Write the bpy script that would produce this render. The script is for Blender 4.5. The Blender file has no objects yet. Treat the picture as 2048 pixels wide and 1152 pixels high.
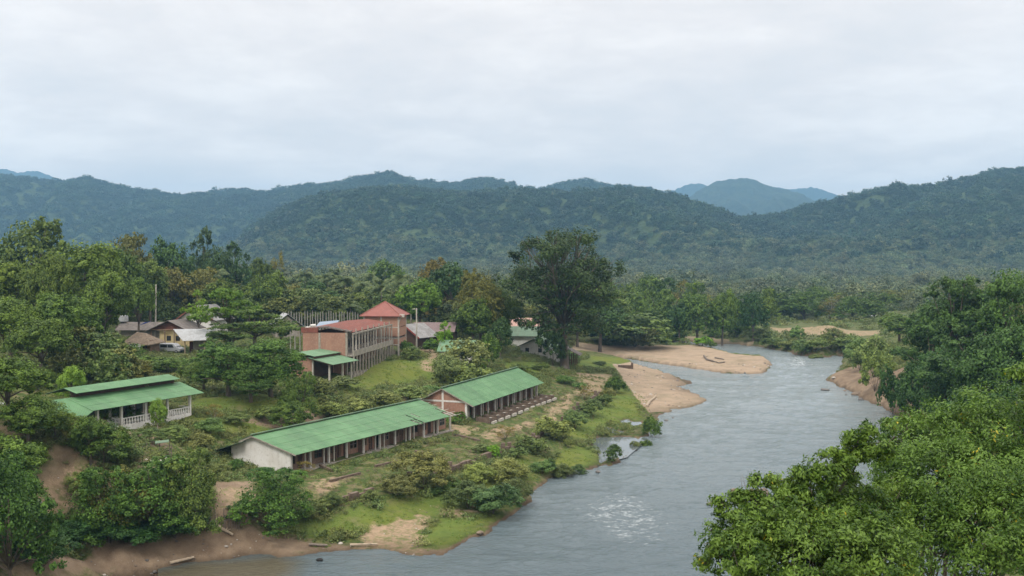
import bpy, math, random
import numpy as np
from mathutils import Vector, Matrix
R = math.radians
scene = bpy.context.scene
# ------------------------------------------------------------------ camera, sky, sun, exposure
F = 2100.0; W0, H0 = 2048.0, 1152.0; HORIZON = 515.0
CAM_Z = 31.0; HAZE_D = 1.5e-4
PITCH = math.atan((H0/2-HORIZON)/F)          # camera tilted slightly down
cam = bpy.data.cameras.new('camera'); camo = bpy.data.objects.new('camera', cam); scene.collection.objects.link(camo)
camo.location = (0, 0, CAM_Z); camo.rotation_euler = (R(90)-PITCH, 0, 0)
cam.sensor_width = 36; cam.lens = F/W0*36; cam.clip_start = .5; cam.clip_end = 40000
scene.camera = camo
world = bpy.data.worlds.new('World'); scene.world = world; world.use_nodes = True
wn = world.node_tree; wn.nodes.clear()
def nd(nt, t, **kw):
    n = nt.nodes.new(t)
    for k, v in kw.items():
        if k in n.inputs: n.inputs[k].default_value = v
        else: setattr(n, k, v)
    return n
SUN_EL, SUN_AZ = R(50), R(205)       # sun veiled by cloud, high behind the camera
sky = nd(wn, 'ShaderNodeTexSky'); sky.sky_type = 'NISHITA'; sky.sun_disc = False
sky.sun_elevation = SUN_EL; sky.sun_rotation = SUN_AZ
bgs = nd(wn, 'ShaderNodeBackground', Strength=.06); wn.links.new(sky.outputs[0], bgs.inputs[0])
tc = nd(wn, 'ShaderNodeTexCoord'); sep = nd(wn, 'ShaderNodeSeparateXYZ'); wn.links.new(tc.outputs['Generated'], sep.inputs[0])
def mth(nt, op, a, b=None, c=None, clamp=False):
    n = nt.nodes.new('ShaderNodeMath'); n.operation = op; n.use_clamp = clamp
    for i, x in enumerate((a, b, c)):
        if x is None: continue
        if isinstance(x, (int, float)): n.inputs[i].default_value = x
        else: nt.links.new(x, n.inputs[i])
    return n.outputs[0]
zz = mth(wn, 'MAXIMUM', sep.outputs[2], 0.0); den = mth(wn, 'ADD', zz, .20)
cx = mth(wn, 'DIVIDE', sep.outputs[0], den); cy = mth(wn, 'DIVIDE', sep.outputs[1], den)
cmb = nd(wn, 'ShaderNodeCombineXYZ'); wn.links.new(cx, cmb.inputs[0]); wn.links.new(cy, cmb.inputs[1])
n1 = nd(wn, 'ShaderNodeTexNoise', Scale=1.15, Detail=7.0, Roughness=.55, Distortion=.5); wn.links.new(cmb.outputs[0], n1.inputs['Vector'])
n2 = nd(wn, 'ShaderNodeTexNoise', Scale=4.2, Detail=9.0, Roughness=.6, Distortion=.2); wn.links.new(cmb.outputs[0], n2.inputs['Vector'])
mixn = mth(wn, 'ADD', mth(wn, 'MULTIPLY', n1.outputs[0], .65), mth(wn, 'MULTIPLY', n2.outputs[0], .35))
rmp = nd(wn, 'ShaderNodeValToRGB'); wn.links.new(mixn, rmp.inputs[0])
e = rmp.color_ramp.elements
e[0].position = .40; e[0].color = (.80, .752, .722, 1)
e[1].position = .62; e[1].color = (1.0, .925, .865, 1)
m_ = e.new(.50); m_.color = (.875, .808, .765, 1)
bgc = nd(wn, 'ShaderNodeBackground', Strength=1.08); wn.links.new(rmp.outputs[0], bgc.inputs[0])
# an overcast sky is brightest overhead and falls off to the horizon
zr = nd(wn, 'ShaderNodeMapRange'); zr.interpolation_type = 'SMOOTHSTEP'; wn.links.new(sep.outputs[2], zr.inputs['Value'])
zr.inputs['From Min'].default_value = .22; zr.inputs['From Max'].default_value = .85; zr.inputs['To Min'].default_value = 1.13; zr.inputs['To Max'].default_value = 2.6
hr = nd(wn, 'ShaderNodeMapRange'); hr.interpolation_type = 'SMOOTHSTEP'; wn.links.new(sep.outputs[2], hr.inputs['Value'])   # thin bright cloud low down
hr.inputs['From Min'].default_value = 0.0; hr.inputs['From Max'].default_value = .16; hr.inputs['To Min'].default_value = .38; hr.inputs['To Max'].default_value = 0.0
wn.links.new(mth(wn, 'ADD', zr.outputs[0], hr.outputs[0]), bgc.inputs['Strength'])
wmx = nd(wn, 'ShaderNodeMixRGB'); wmx.blend_type = 'MULTIPLY'; wn.links.new(mth(wn, 'MULTIPLY', hr.outputs[0], 2.4), wmx.inputs[0]); wn.links.new(rmp.outputs[0], wmx.inputs[1]); wmx.inputs[2].default_value = (1.0, .91, .81, 1)
wn.links.new(wmx.outputs[0], bgc.inputs[0])
mxs = nd(wn, 'ShaderNodeMixShader'); mxs.inputs[0].default_value = .93
wn.links.new(bgs.outputs[0], mxs.inputs[1]); wn.links.new(bgc.outputs[0], mxs.inputs[2])
wo = nd(wn, 'ShaderNodeOutputWorld'); wn.links.new(mxs.outputs[0], wo.inputs[0])
sl = bpy.data.lights.new('sun', 'SUN'); sl.energy = 1.5; sl.angle = R(14); sl.color = (1, .96, .9)
so = bpy.data.objects.new('sun', sl); scene.collection.objects.link(so)
# sky sun_rotation is measured from +Y clockwise seen from above
sd_ = Vector((math.sin(SUN_AZ)*math.cos(SUN_EL), math.cos(SUN_AZ)*math.cos(SUN_EL), math.sin(SUN_EL)))
so.rotation_euler = sd_.to_track_quat('Z', 'Y').to_euler(); so.location = (60, 60, 120)
scene.view_settings.view_transform = 'Standard'; scene.view_settings.look = 'None'
scene.view_settings.exposure = 0.2; scene.view_settings.gamma = 1.0; scene.view_settings.use_curve_mapping = False
try:
    scene.cycles.max_bounces = 6; scene.cycles.transparent_max_bounces = 4; scene.cycles.volume_bounces = 0
    scene.cycles.use_denoising = True
except Exception: pass

# ------------------------------------------------------------------ helpers
COL = scene.collection
def tag(o, label=None, cat=None, group=None, kind=None):
    if label: o['label'] = label
    if cat: o['category'] = cat
    if group: o['group'] = group
    if kind: o['kind'] = kind
    return o
def empty(name, loc, rz=0, label=None, cat=None, group=None):
    o = bpy.data.objects.new(name, None); COL.objects.link(o); o.location = loc; o.rotation_euler = (0, 0, rz)
    o.empty_display_size = .5
    return tag(o, label, cat, group)
def mesh_np(name, V, Fq, mats, parent=None, smooth=False, link=True, attrs=None):
    """V (n,3), Fq (m,4) or (m,3) int arrays -> mesh object"""
    V = np.asarray(V, np.float32); Fq = np.asarray(Fq, np.int32)
    me = bpy.data.meshes.new(name); k = Fq.shape[1]
    me.vertices.add(len(V)); me.vertices.foreach_set('co', V.ravel())
    me.loops.add(Fq.size); me.loops.foreach_set('vertex_index', Fq.ravel())
    me.polygons.add(len(Fq)); me.polygons.foreach_set('loop_start', np.arange(0, Fq.size, k, dtype=np.int32))
    me.polygons.foreach_set('loop_total', np.full(len(Fq), k, np.int32))
    if smooth: me.polygons.foreach_set('use_smooth', np.ones(len(Fq), bool))
    me.update(calc_edges=True)
    for m in (mats if isinstance(mats, (list, tuple)) else [mats]): me.materials.append(m)
    for an, (dom, arr) in (attrs or {}).items():
        a = me.attributes.new(an, 'FLOAT', dom); a.data.foreach_set('value', np.asarray(arr, np.float32))
    o = bpy.data.objects.new(name, me)
    if link: COL.objects.link(o)
    if parent: o.parent = parent
    return o
class MB:
    def __init__(s): s.v = []; s.f = []
    def add(s, vs, fs):
        n = len(s.v); s.v += [tuple(v) for v in vs]; s.f += [tuple(n+i for i in f) for f in fs]; return s
    def box(s, x0, x1, y0, y1, z0, z1):
        return s.add([(x0,y0,z0),(x1,y0,z0),(x1,y1,z0),(x0,y1,z0),(x0,y0,z1),(x1,y0,z1),(x1,y1,z1),(x0,y1,z1)],
                     [(0,3,2,1),(4,5,6,7),(0,1,5,4),(1,2,6,5),(2,3,7,6),(3,0,4,7)])
    def slab(s, p, t):            # p: 4 corners (ccw from above), t thickness downward
        return s.add([*p, *[(a, b, c-t) for a, b, c in p]], [(0,1,2,3),(7,6,5,4),(0,4,5,1),(1,5,6,2),(2,6,7,3),(3,7,4,0)])
    def prism(s, poly, y0, y1):   # poly in (x,z), extruded along y
        n = len(poly)
        return s.add([(a, y0, b) for a, b in poly]+[(a, y1, b) for a, b in poly],
                     [tuple(range(n))[::1], tuple(range(2*n-1, n-1, -1))]+[(i, n+i, n+(i+1) % n, (i+1) % n) for i in range(n)])
    def prismx(s, poly, x0, x1):  # poly in (y,z), extruded along x
        n = len(poly)
        return s.add([(x0, a, b) for a, b in poly]+[(x1, a, b) for a, b in poly],
                     [tuple(range(n-1, -1, -1)), tuple(range(n, 2*n))]+[(i, (i+1) % n, n+(i+1) % n, n+i) for i in range(n)])
    def tube(s, p, r, n=6):       # p: points, r: radii
        P = [Vector(q) for q in p]; r = r if isinstance(r, (list, tuple)) else [r]*len(P)
        b0 = len(s.v)
        for i, q in enumerate(P):
            d = (P[min(i+1, len(P)-1)]-P[max(i-1, 0)]).normalized()
            a = d.orthogonal().normalized() if abs(d.z) < .9 else Vector((1, 0, 0)).cross(d).normalized(); b = d.cross(a)
            for k in range(n):
                t = 2*math.pi*k/n; s.v.append(tuple(q+(a*math.cos(t)+b*math.sin(t))*r[i]))
        for i in range(len(P)-1):
            for k in range(n):
                s.f.append((b0+i*n+k, b0+i*n+(k+1) % n, b0+(i+1)*n+(k+1) % n, b0+(i+1)*n+k))
        s.f.append(tuple(b0+k for k in range(n-1, -1, -1))); s.f.append(tuple(b0+(len(P)-1)*n+k for k in range(n)))
        return s
    def bar(s, a, b, w, h):       # beam from a to b
        a, b = Vector(a), Vector(b); d = (b-a).normalized(); up = Vector((0, 0, 1)) if abs(d.z) < .95 else Vector((1, 0, 0))
        sx = d.cross(up).normalized()*w/2; sy = sx.cross(d).normalized()*h/2
        return s.add([a-sx-sy, a+sx-sy, a+sx+sy, a-sx+sy, b-sx-sy, b+sx-sy, b+sx+sy, b-sx+sy],
                     [(0,1,2,3),(7,6,5,4),(0,4,5,1),(1,5,6,2),(2,6,7,3),(3,7,4,0)])
    def build(s, name, mat, parent=None, smooth=False, link=True):
        me = bpy.data.meshes.new(name); me.from_pydata(s.v, [], s.f); me.update(); me.materials.append(mat)
        if smooth: me.polygons.foreach_set('use_smooth', [True]*len(me.polygons))
        import bmesh
        bm = bmesh.new(); bm.from_mesh(me); bmesh.ops.recalc_face_normals(bm, faces=bm.faces); bm.to_mesh(me); bm.free()
        o = bpy.data.objects.new(name, me)
        if link: COL.objects.link(o)
        if parent: o.parent = parent
        return o
# value noise
def _h(ix, iy, seed):
    h = (ix.astype(np.int64)*374761393+iy.astype(np.int64)*668265263+seed*1442695041) & 0xffffffff
    h = ((h ^ (h >> 13))*1274126177) & 0xffffffff
    h = h ^ (h >> 16)
    return (h & 0xffffff)/float(0xffffff)
def vnoise(x, y, seed=0):
    x = np.asarray(x, float); y = np.asarray(y, float)
    ix = np.floor(x); iy = np.floor(y); fx = x-ix; fy = y-iy; fx = fx*fx*(3-2*fx); fy = fy*fy*(3-2*fy)
    a = _h(ix, iy, seed); b = _h(ix+1, iy, seed); c = _h(ix, iy+1, seed); d = _h(ix+1, iy+1, seed)
    return (a+(b-a)*fx)*(1-fy)+(c+(d-c)*fx)*fy
def fbm(x, y, seed=0, o=4):
    s = 0; a = 1; t = 0
    for i in range(o):
        s = s+a*vnoise(np.asarray(x)*2**i, np.asarray(y)*2**i, seed+i*17); t += a; a *= .5
    return s/t*2-1
def ray(px, py):
    x = (px-W0/2)/F; y = (H0/2-py)/F; c, s = math.cos(PITCH), math.sin(PITCH)
    return Vector((x, c+y*s, y*c-s))
def G(px, py, z):
    d = ray(px, py); t = (z-CAM_Z)/d.z
    return (d.x*t, d.y*t, z)
def GY(px, py, Y):               # point on the pixel's ray at depth Y
    d = ray(px, py); t = Y/d.y; return (d.x*t, Y, CAM_Z+d.z*t)
def in_poly(x, y, P):
    ins = np.zeros(np.shape(x), bool); n = len(P)
    for i in range(n):
        x0, y0 = P[i]; x1, y1 = P[(i+1) % n]
        if y0 == y1: continue
        c = ((y0 > y) != (y1 > y)) & (x < (x1-x0)*(y-y0)/(y1-y0)+x0)
        ins ^= c
    return ins
def seg_dist(x, y, P, closed=True):
    d = np.full(np.shape(x), 1e9); n = len(P)
    for i in range(n if closed else n-1):
        ax, ay = P[i]; bx, by = P[(i+1) % n]; vx, vy = bx-ax, by-ay; L = vx*vx+vy*vy+1e-9
        t = np.clip(((x-ax)*vx+(y-ay)*vy)/L, 0, 1)
        d = np.minimum(d, np.hypot(x-ax-t*vx, y-ay-t*vy))
    return d
def sdist(x, y, P):
    d = seg_dist(x, y, P); return np.where(in_poly(x, y, P), d, -d)

# ------------------------------------------------------------------ materials
MATS = {}
def mat(name, c1, c2=None, rough=.8, scale=1.0, c3=None, bump=0.0, bscale=None, metal=0.0, spec=.3, coord='Object', stretch=None, wave=None):
    if name in MATS: return MATS[name]
    m = bpy.data.materials.new(name); m.use_nodes = True; nt = m.node_tree; b = nt.nodes['Principled BSDF']
    b.inputs['Roughness'].default_value = rough; b.inputs['Metallic'].default_value = metal; b.inputs['Specular IOR Level'].default_value = spec
    c2 = c2 or tuple(x*.8 for x in c1)
    t = nd(nt, 'ShaderNodeTexCoord'); src = t.outputs[coord]
    if stretch:
        mp = nd(nt, 'ShaderNodeMapping'); mp.inputs['Scale'].default_value = stretch; nt.links.new(src, mp.inputs[0]); src = mp.outputs[0]
    n = nd(nt, 'ShaderNodeTexNoise', Scale=scale, Detail=6.0, Roughness=.6); nt.links.new(src, n.inputs['Vector'])
    r = nd(nt, 'ShaderNodeValToRGB'); nt.links.new(n.outputs[0], r.inputs[0])
    r.color_ramp.elements[0].position = .38; r.color_ramp.elements[1].position = .62
    r.color_ramp.elements[0].color = (*c1, 1); r.color_ramp.elements[1].color = (*c2, 1); out = r.outputs[0]
    if c3:
        n3 = nd(nt, 'ShaderNodeTexNoise', Scale=scale*4.3, Detail=5.0, Roughness=.7); nt.links.new(src, n3.inputs['Vector'])
        r3 = nd(nt, 'ShaderNodeValToRGB'); r3.color_ramp.elements[0].position = .52; r3.color_ramp.elements[1].position = .68
        nt.links.new(n3.outputs[0], r3.inputs[0])
        mx = nd(nt, 'ShaderNodeMixRGB'); nt.links.new(r3.outputs[0], mx.inputs[0]); nt.links.new(out, mx.inputs[1]); mx.inputs[2].default_value = (*c3, 1); out = mx.outputs[0]
    nt.links.new(out, b.inputs['Base Color'])
    hgt = None
    if wave:      # (axis, scale, distance): ribs of a corrugated sheet
        w = nd(nt, 'ShaderNodeTexWave', Scale=wave[1]); w.bands_direction = wave[0]; nt.links.new(t.outputs['Object'], w.inputs[0])
        bp = nd(nt, 'ShaderNodeBump', Strength=1.0, Distance=wave[2]); nt.links.new(w.outputs['Fac'], bp.inputs['Height']); nt.links.new(bp.outputs[0], b.inputs['Normal'])
    elif bump:
        nb = nd(nt, 'ShaderNodeTexNoise', Scale=bscale or scale*6, Detail=6.0); nt.links.new(src, nb.inputs['Vector'])
        bp = nd(nt, 'ShaderNodeBump', Strength=.8, Distance=bump); nt.links.new(nb.outputs[0], bp.inputs['Height']); nt.links.new(bp.outputs[0], b.inputs['Normal'])
    MATS[name] = m; return m
def leafmat(name, dark, light, trans=.25, warm=None, rough=.55, vary=.0, zone=0):
    """foliage: colour runs from dark to light with a per-leaf random value, times the object's own tint"""
    m = bpy.data.materials.new(name); m.use_nodes = True; nt = m.node_tree; b = nt.nodes['Principled BSDF']
    at = nd(nt, 'ShaderNodeAttribute'); at.attribute_name = 'v'
    r = nd(nt, 'ShaderNodeValToRGB'); nt.links.new(at.outputs['Fac'], r.inputs[0])
    r.color_ramp.elements[0].position = .1; r.color_ramp.elements[0].color = (*dark, 1)
    r.color_ramp.elements[1].position = .9; r.color_ramp.elements[1].color = (*light, 1)
    if warm:
        w = r.color_ramp.elements.new(.993); w.color = (*warm, 1); r.color_ramp.elements[1].position = .96
    oi = nd(nt, 'ShaderNodeObjectInfo')
    mx = nd(nt, 'ShaderNodeMixRGB'); mx.blend_type = 'MULTIPLY'; mx.inputs[0].default_value = 1
    nt.links.new(r.outputs[0], mx.inputs[1]); nt.links.new(oi.outputs['Color'], mx.inputs[2]); col = mx.outputs[0]
    if vary:
        hs = nd(nt, 'ShaderNodeHueSaturation'); nt.links.new(col, hs.inputs['Color'])
        nt.links.new(mth(nt, 'ADD', mth(nt, 'MULTIPLY', oi.outputs['Random'], vary), 1-vary/2), hs.inputs['Value'])
        wn_ = nd(nt, 'ShaderNodeTexWhiteNoise'); wn_.noise_dimensions = '1D'; nt.links.new(oi.outputs['Random'], wn_.inputs['W'])
        nt.links.new(mth(nt, 'ADD', mth(nt, 'MULTIPLY', wn_.outputs[0], .06), .465), hs.inputs['Hue']); col = hs.outputs[0]
    if zone:      # stands of different species across the land
        gp = nd(nt, 'ShaderNodeNewGeometry'); zn = nd(nt, 'ShaderNodeTexNoise', Scale=zone, Detail=5.0, Roughness=.65); nt.links.new(gp.outputs['Position'], zn.inputs['Vector'])
        zr_ = nd(nt, 'ShaderNodeValToRGB'); nt.links.new(zn.outputs[0], zr_.inputs[0]); e_ = zr_.color_ramp.elements; e_[0].position = .36; e_[0].color = (.55, .66, .75, 1); e_[1].position = .66; e_[1].color = (1.22, 1.2, 1.1, 1)
        zz_ = e_.new(.5); zz_.color = (1, 1, 1, 1)
        zm = nd(nt, 'ShaderNodeMixRGB'); zm.blend_type = 'MULTIPLY'; zm.inputs[0].default_value = 1; nt.links.new(col, zm.inputs[1]); nt.links.new(zr_.outputs[0], zm.inputs[2]); col = zm.outputs[0]
    nt.links.new(col, b.inputs['Base Color']); b.inputs['Roughness'].default_value = rough; b.inputs['Specular IOR Level'].default_value = .25
    tr = nd(nt, 'ShaderNodeBsdfTranslucent'); nt.links.new(col, tr.inputs[0])
    ms = nd(nt, 'ShaderNodeMixShader'); ms.inputs[0].default_value = trans
    nt.links.new(b.outputs[0], ms.inputs[1]); nt.links.new(tr.outputs[0], ms.inputs[2])
    nt.links.new(ms.outputs[0], nt.nodes['Material Output'].inputs['Surface'])
    MATS[name] = m; return m

def roofmat(name, c1, c2, stain, course=1.8, sheet=.9):
    """painted tin laid in sheets: each sheet faded a little differently, dirt streaks down the slope, ribs"""
    m = bpy.data.materials.new(name); m.use_nodes = True; nt = m.node_tree; b = nt.nodes['Principled BSDF']; L = nt.links.new
    t = nd(nt, 'ShaderNodeTexCoord'); s = nd(nt, 'ShaderNodeSeparateXYZ'); L(t.outputs['Object'], s.inputs[0])
    cm = nd(nt, 'ShaderNodeCombineXYZ'); L(mth(nt, 'FLOOR', mth(nt, 'DIVIDE', s.outputs[0], sheet)), cm.inputs[0]); L(mth(nt, 'FLOOR', mth(nt, 'DIVIDE', s.outputs[1], course)), cm.inputs[1])
    w = nd(nt, 'ShaderNodeTexWhiteNoise'); w.noise_dimensions = '2D'; L(cm.outputs[0], w.inputs['Vector'])
    mx = nd(nt, 'ShaderNodeMixRGB'); mx.inputs[1].default_value = (*c1, 1); mx.inputs[2].default_value = (*c2, 1); L(w.outputs[0], mx.inputs[0])
    mp = nd(nt, 'ShaderNodeMapping'); mp.inputs['Scale'].default_value = (2.6, .35, .35); L(t.outputs['Object'], mp.inputs[0])
    n = nd(nt, 'ShaderNodeTexNoise', Scale=1.0, Detail=7.0, Roughness=.7); L(mp.outputs[0], n.inputs['Vector'])
    r = nd(nt, 'ShaderNodeValToRGB'); L(n.outputs[0], r.inputs[0]); r.color_ramp.elements[0].position = .50; r.color_ramp.elements[1].position = .74
    n2 = nd(nt, 'ShaderNodeTexNoise', Scale=.22, Detail=5.0, Roughness=.6); L(t.outputs['Object'], n2.inputs['Vector'])
    r2 = nd(nt, 'ShaderNodeValToRGB'); L(n2.outputs[0], r2.inputs[0]); r2.color_ramp.elements[0].position = .35; r2.color_ramp.elements[0].color = (.86, .86, .86, 1); r2.color_ramp.elements[1].position = .65; r2.color_ramp.elements[1].color = (1.1, 1.08, 1.06, 1)
    m2 = nd(nt, 'ShaderNodeMixRGB'); L(r.outputs[0], m2.inputs[0]); L(mx.outputs[0], m2.inputs[1]); m2.inputs[2].default_value = (*stain, 1)
    m3 = nd(nt, 'ShaderNodeMixRGB'); m3.blend_type = 'MULTIPLY'; m3.inputs[0].default_value = 1; L(m2.outputs[0], m3.inputs[1]); L(r2.outputs[0], m3.inputs[2]); L(m3.outputs[0], b.inputs['Base Color'])
    b.inputs['Roughness'].default_value = .6; b.inputs['Specular IOR Level'].default_value = .35
    wv = nd(nt, 'ShaderNodeTexWave', Scale=2.2); wv.bands_direction = 'X'; L(t.outputs['Object'], wv.inputs[0])
    bp = nd(nt, 'ShaderNodeBump', Strength=1.0, Distance=.035); L(wv.outputs['Fac'], bp.inputs['Height']); L(bp.outputs[0], b.inputs['Normal'])
    MATS[name] = m; return m
# ------------------------------------------------------------------ the river: one closed outline at water level
def GP(pts, z=0.0): return [G(a, b, z)[:2] for a, b in pts]
left_shore = [(234,1152),(300,1141),(385,1129),(440,1122),(520,1113),(560,1117),(600,1112),(650,1105),(700,1100),(760,1099),(800,1106),(830,1113),(880,1106),(930,1085),
 (962,1070),(975,1058),(995,1048),(1012,1036),(1040,1018),(1058,1004),(1062,990),(1070,978),(1090,966),(1115,956),(1150,945),(1180,936),(1205,929),(1216,934),(1236,922),(1258,902),(1276,884),(1296,868),(1308,850),
 (1322,826),(1340,820),(1375,816),(1402,810),(1413,801),(1398,791),(1375,780),(1355,774),(1370,771),(1384,769),(1381,761),(1359,755),(1344,750),(1312,741),(1281,733),(1262,726),(1238,720),(1205,714),
 (1230,715),(1262,719),(1303,725),(1356,732),(1408,740),(1460,747),(1523,749),(1536,738),(1542,724),(1527,716),(1469,711),(1430,700),(1400,694),(1360,691),(1334,691),(1300,689),(1240,688)]
right_shore = [(1240,680),(1300,681),(1340,680),(1368,683),(1410,687),(1440,688),(1480,689),(1515,693),(1560,701),(1615,712),(1650,714),(1668,711),(1694,712),(1684,722),(1681,735),(1680,749),(1652,756),(1658,763),(1672,771),
 (1684,776),(1705,782),(1715,788),(1722,797),(1745,808),(1775,818),(1815,840),(1870,880),(1925,960),(1960,1060),(1990,1152)]
RIVER = GP(left_shore)[::1]+GP(right_shore)+[(33,60),(26,20),(24,-60),(-30,-60),(-28,10),(-34,60)]
POOLS = [GP(p, .25) for p in ([(1184,876),(1200,873),(1236,872),(1262,872),(1282,878),(1272,890),(1258,902),(1250,910),(1240,913),(1212,919),(1204,925),(1197,908),(1188,896)],
                          [(1242,840),(1252,836),(1262,842),(1284,842),(1284,846),(1262,852),(1248,848)],
                          [(1208,855),(1220,853),(1234,860),(1250,862),(1236,868),(1222,866)])]
# ------------------------------------------------------------------ terrain: control heights, interpolated
CP = []
def cps(*t):
    for a, b, z in t: x, y, _ = G(a, b, z); CP.append((x, y, z))
cps((150,1140,.7),(300,1112,.8),(450,1092,.8),(560,1082,.6),(640,1085,.4),(60,1110,2.5),(160,1085,2.2),(300,1062,2.4),(400,1060,2.2),(468,1050,3),(540,1052,1.8),
 (70,1050,5.5),(100,1030,6),(250,1010,6),(340,1010,5.6),(430,1015,4.4),(500,1010,4.0),(500,972,5.0),(430,975,5.4),(560,955,4.4),(540,1020,3.2),(590,1030,2.4),
 (60,975,8.5),(140,930,10),(110,970,8.6),(250,940,8.3),(330,930,7.6),(400,925,6.4),(445,945,5.0),
 (0,900,12),(60,870,12.4),(0,1000,10),(-80,1000,12),(-200,900,16),(200,870,10.8),(270,865,10),(330,880,8.4),(420,885,6.8),(350,905,7.6),
 (120,850,10.4),(180,850,9.6),(240,846,9.3),(300,840,9.3),(383,832,9.25),(440,842,8.3),(330,790,9.6),(440,806,9.3),(500,800,9.4),(580,800,9.2),
 (420,770,10),(300,740,10.5),(200,740,11.5),(100,760,12.5),(0,760,14),(-200,760,18),
 (480,840,8.0),(530,850,6.4),(600,850,5.6),(560,830,7.6),(640,828,6.4),(700,812,6.4),(650,790,8.6),(700,770,9.2),(620,770,9.4),(560,760,9.6),
 (740,782,8.8),(800,776,8.2),(850,766,7.8),(900,760,7.2),(760,800,6.2),(820,788,5.8),(870,775,5.8),
 (690,750,9.5),(640,765,9.3),(760,735,9.6),(820,725,9.8),(870,722,9.6),(850,700,10.4),(930,735,8.8),(900,712,9.6),(980,728,7.6),(1000,742,6.6),(960,750,6.4),
 (345,706,11),(300,690,11.2),(420,708,11),(500,730,10.6),(200,690,12.5),(100,690,14),(0,690,16),
 (1060,722,6.4),(1110,732,5.0),(1040,745,5.4),(1100,750,4.6),(1150,740,3.6),(1060,765,4.2),(1100,775,4.0),(1130,790,3.8),(1160,760,3.6),(1200,748,2.6),(1240,738,1.4),
 (1165,706,3.0),(1195,707,1.0),(1150,716,3.8),(1200,722,2.0),(1225,727,1.2),(1260,745,.9),(1300,760,.8),(1340,790,.7),(1290,790,.8),(1310,805,.6),(1250,762,1.0),(1225,780,1.3),(1260,805,.7),
 (1250,700,1.0),(1330,712,1.0),(1400,722,1.0),(1470,730,.8),(1440,715,1.0),(1360,700,1.2),(1240,695,1.8),(1290,692,1.8),(1330,694,1.3),(1380,697,.9),
 # building strip
 (583,948,4),(455,933,4.4),(740,905,4),(897,866,4),(932,848,4),(1075,795,4),(1000,820,4),
 (620,975,3.7),(700,955,3.8),(800,925,3.8),(900,890,3.8),(1000,850,3.8),(1080,820,3.8),
 (640,1012,3.2),(720,995,3.4),(800,972,3.4),(880,945,3.4),(960,915,3.4),(1050,880,3.4),(1110,845,3.2),(1150,820,3.2),(1180,795,3.0),(1215,770,2.6),
 (640,1040,1.6),(720,1022,1.7),(800,1002,1.6),(880,972,1.5),(960,948,1.4),(1050,908,1.3),(1110,868,1.2),(1160,842,1.1),(1200,815,1.0),(1230,790,1.0),
 (700,1060,.9),(800,1045,.8),(880,1020,.8),(900,1060,.5),(850,1085,.4),(760,1080,.35),(960,1030,.6),(1000,1000,.7),(1050,960,.7),(1120,925,.6),(1180,900,.4),(1160,890,.7),(1200,850,.5),(1280,860,.3),(1240,826,.5),(1180,868,.7),
 # right bank
 (1700,765,1.2),(1720,740,2.6),(1740,765,3.2),(1745,715,4.5),(1760,790,2.6),(1790,790,5),(1820,770,9),(1830,815,3.5),(1880,830,5),(1900,790,9),(2000,800,10),(1980,900,5.5),(1720,700,3),(1800,720,9),(1780,690,6),
 # far bank and beyond
 (1380,676,1.2),(1430,680,1.2),(1500,680,1.5),(1560,690,1.8),(1620,700,1.8),(1660,700,2.2),(1560,668,2.6),(1620,664,2.8),(1700,662,3),(1740,660,3),(1780,660,4),(1400,665,2.5),(1500,655,3),(1350,670,2),
 (1500,640,3.5),(1650,640,4),(1750,645,4),(1300,660,3),(1250,672,2.6),(1200,680,3),(1150,690,4),(1100,695,5),(1350,620,5),(1600,610,5),(1850,640,8),(1900,620,10),
 (1000,680,8),(900,670,10),(1000,650,8),(800,650,10.5),(600,650,10.5),(400,650,11.5),(200,640,14),(0,640,16),(700,620,11),(1000,620,8),(1150,640,5),(400,610,13),(0,600,16))
CP += [(-700,1200,12),(-300,1200,10),(0,1200,7),(300,1200,5),(700,1200,8),(-1500,2500,15),(0,2500,8),(1500,2500,15),(-3000,7000,20),(3000,7000,20),(0,7000,10),
       (-200,600,14),(-400,600,18),(300,600,6),(500,600,10),(-60,60,10),(-80,20,16),(-44,70,2.5),(-150,100,20),(-60,-60,14),(-200,-60,20),(50,60,4),(60,80,8),(80,120,13),(100,180,17),(140,260,16),(160,160,22),(120,400,6),
       (40,40,8),(60,20,16),(50,-60,14),(200,-60,22),(200,300,14),(36,90,2.2),(43,120,3),(60,150,8),(46,150,3.2)]
CPa = np.array(CP)
def _rbf_fit():
    P = CPa.copy(); S = np.hypot(P[:, None, 0]-P[None, :, 0], P[:, None, 1]-P[None, :, 1])
    A = S+np.eye(len(P))*-.8                     # linear kernel, slightly smoothed
    n = len(P); M = np.zeros((n+1, n+1)); M[:n, :n] = A; M[:n, n] = 1; M[n, :n] = 1
    return np.linalg.solve(M, np.append(P[:, 2], 0))
_w = _rbf_fit()
def base_h(x, y):
    sh = np.shape(x); x = np.ravel(x); y = np.ravel(y); out = np.empty(len(x))
    for i in range(0, len(x), 60000):
        xs, ys = x[i:i+60000], y[i:i+60000]
        out[i:i+60000] = np.hypot(xs[:, None]-CPa[None, :, 0], ys[:, None]-CPa[None, :, 1]) @ _w[:-1]+_w[-1]
    return out.reshape(sh)
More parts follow.
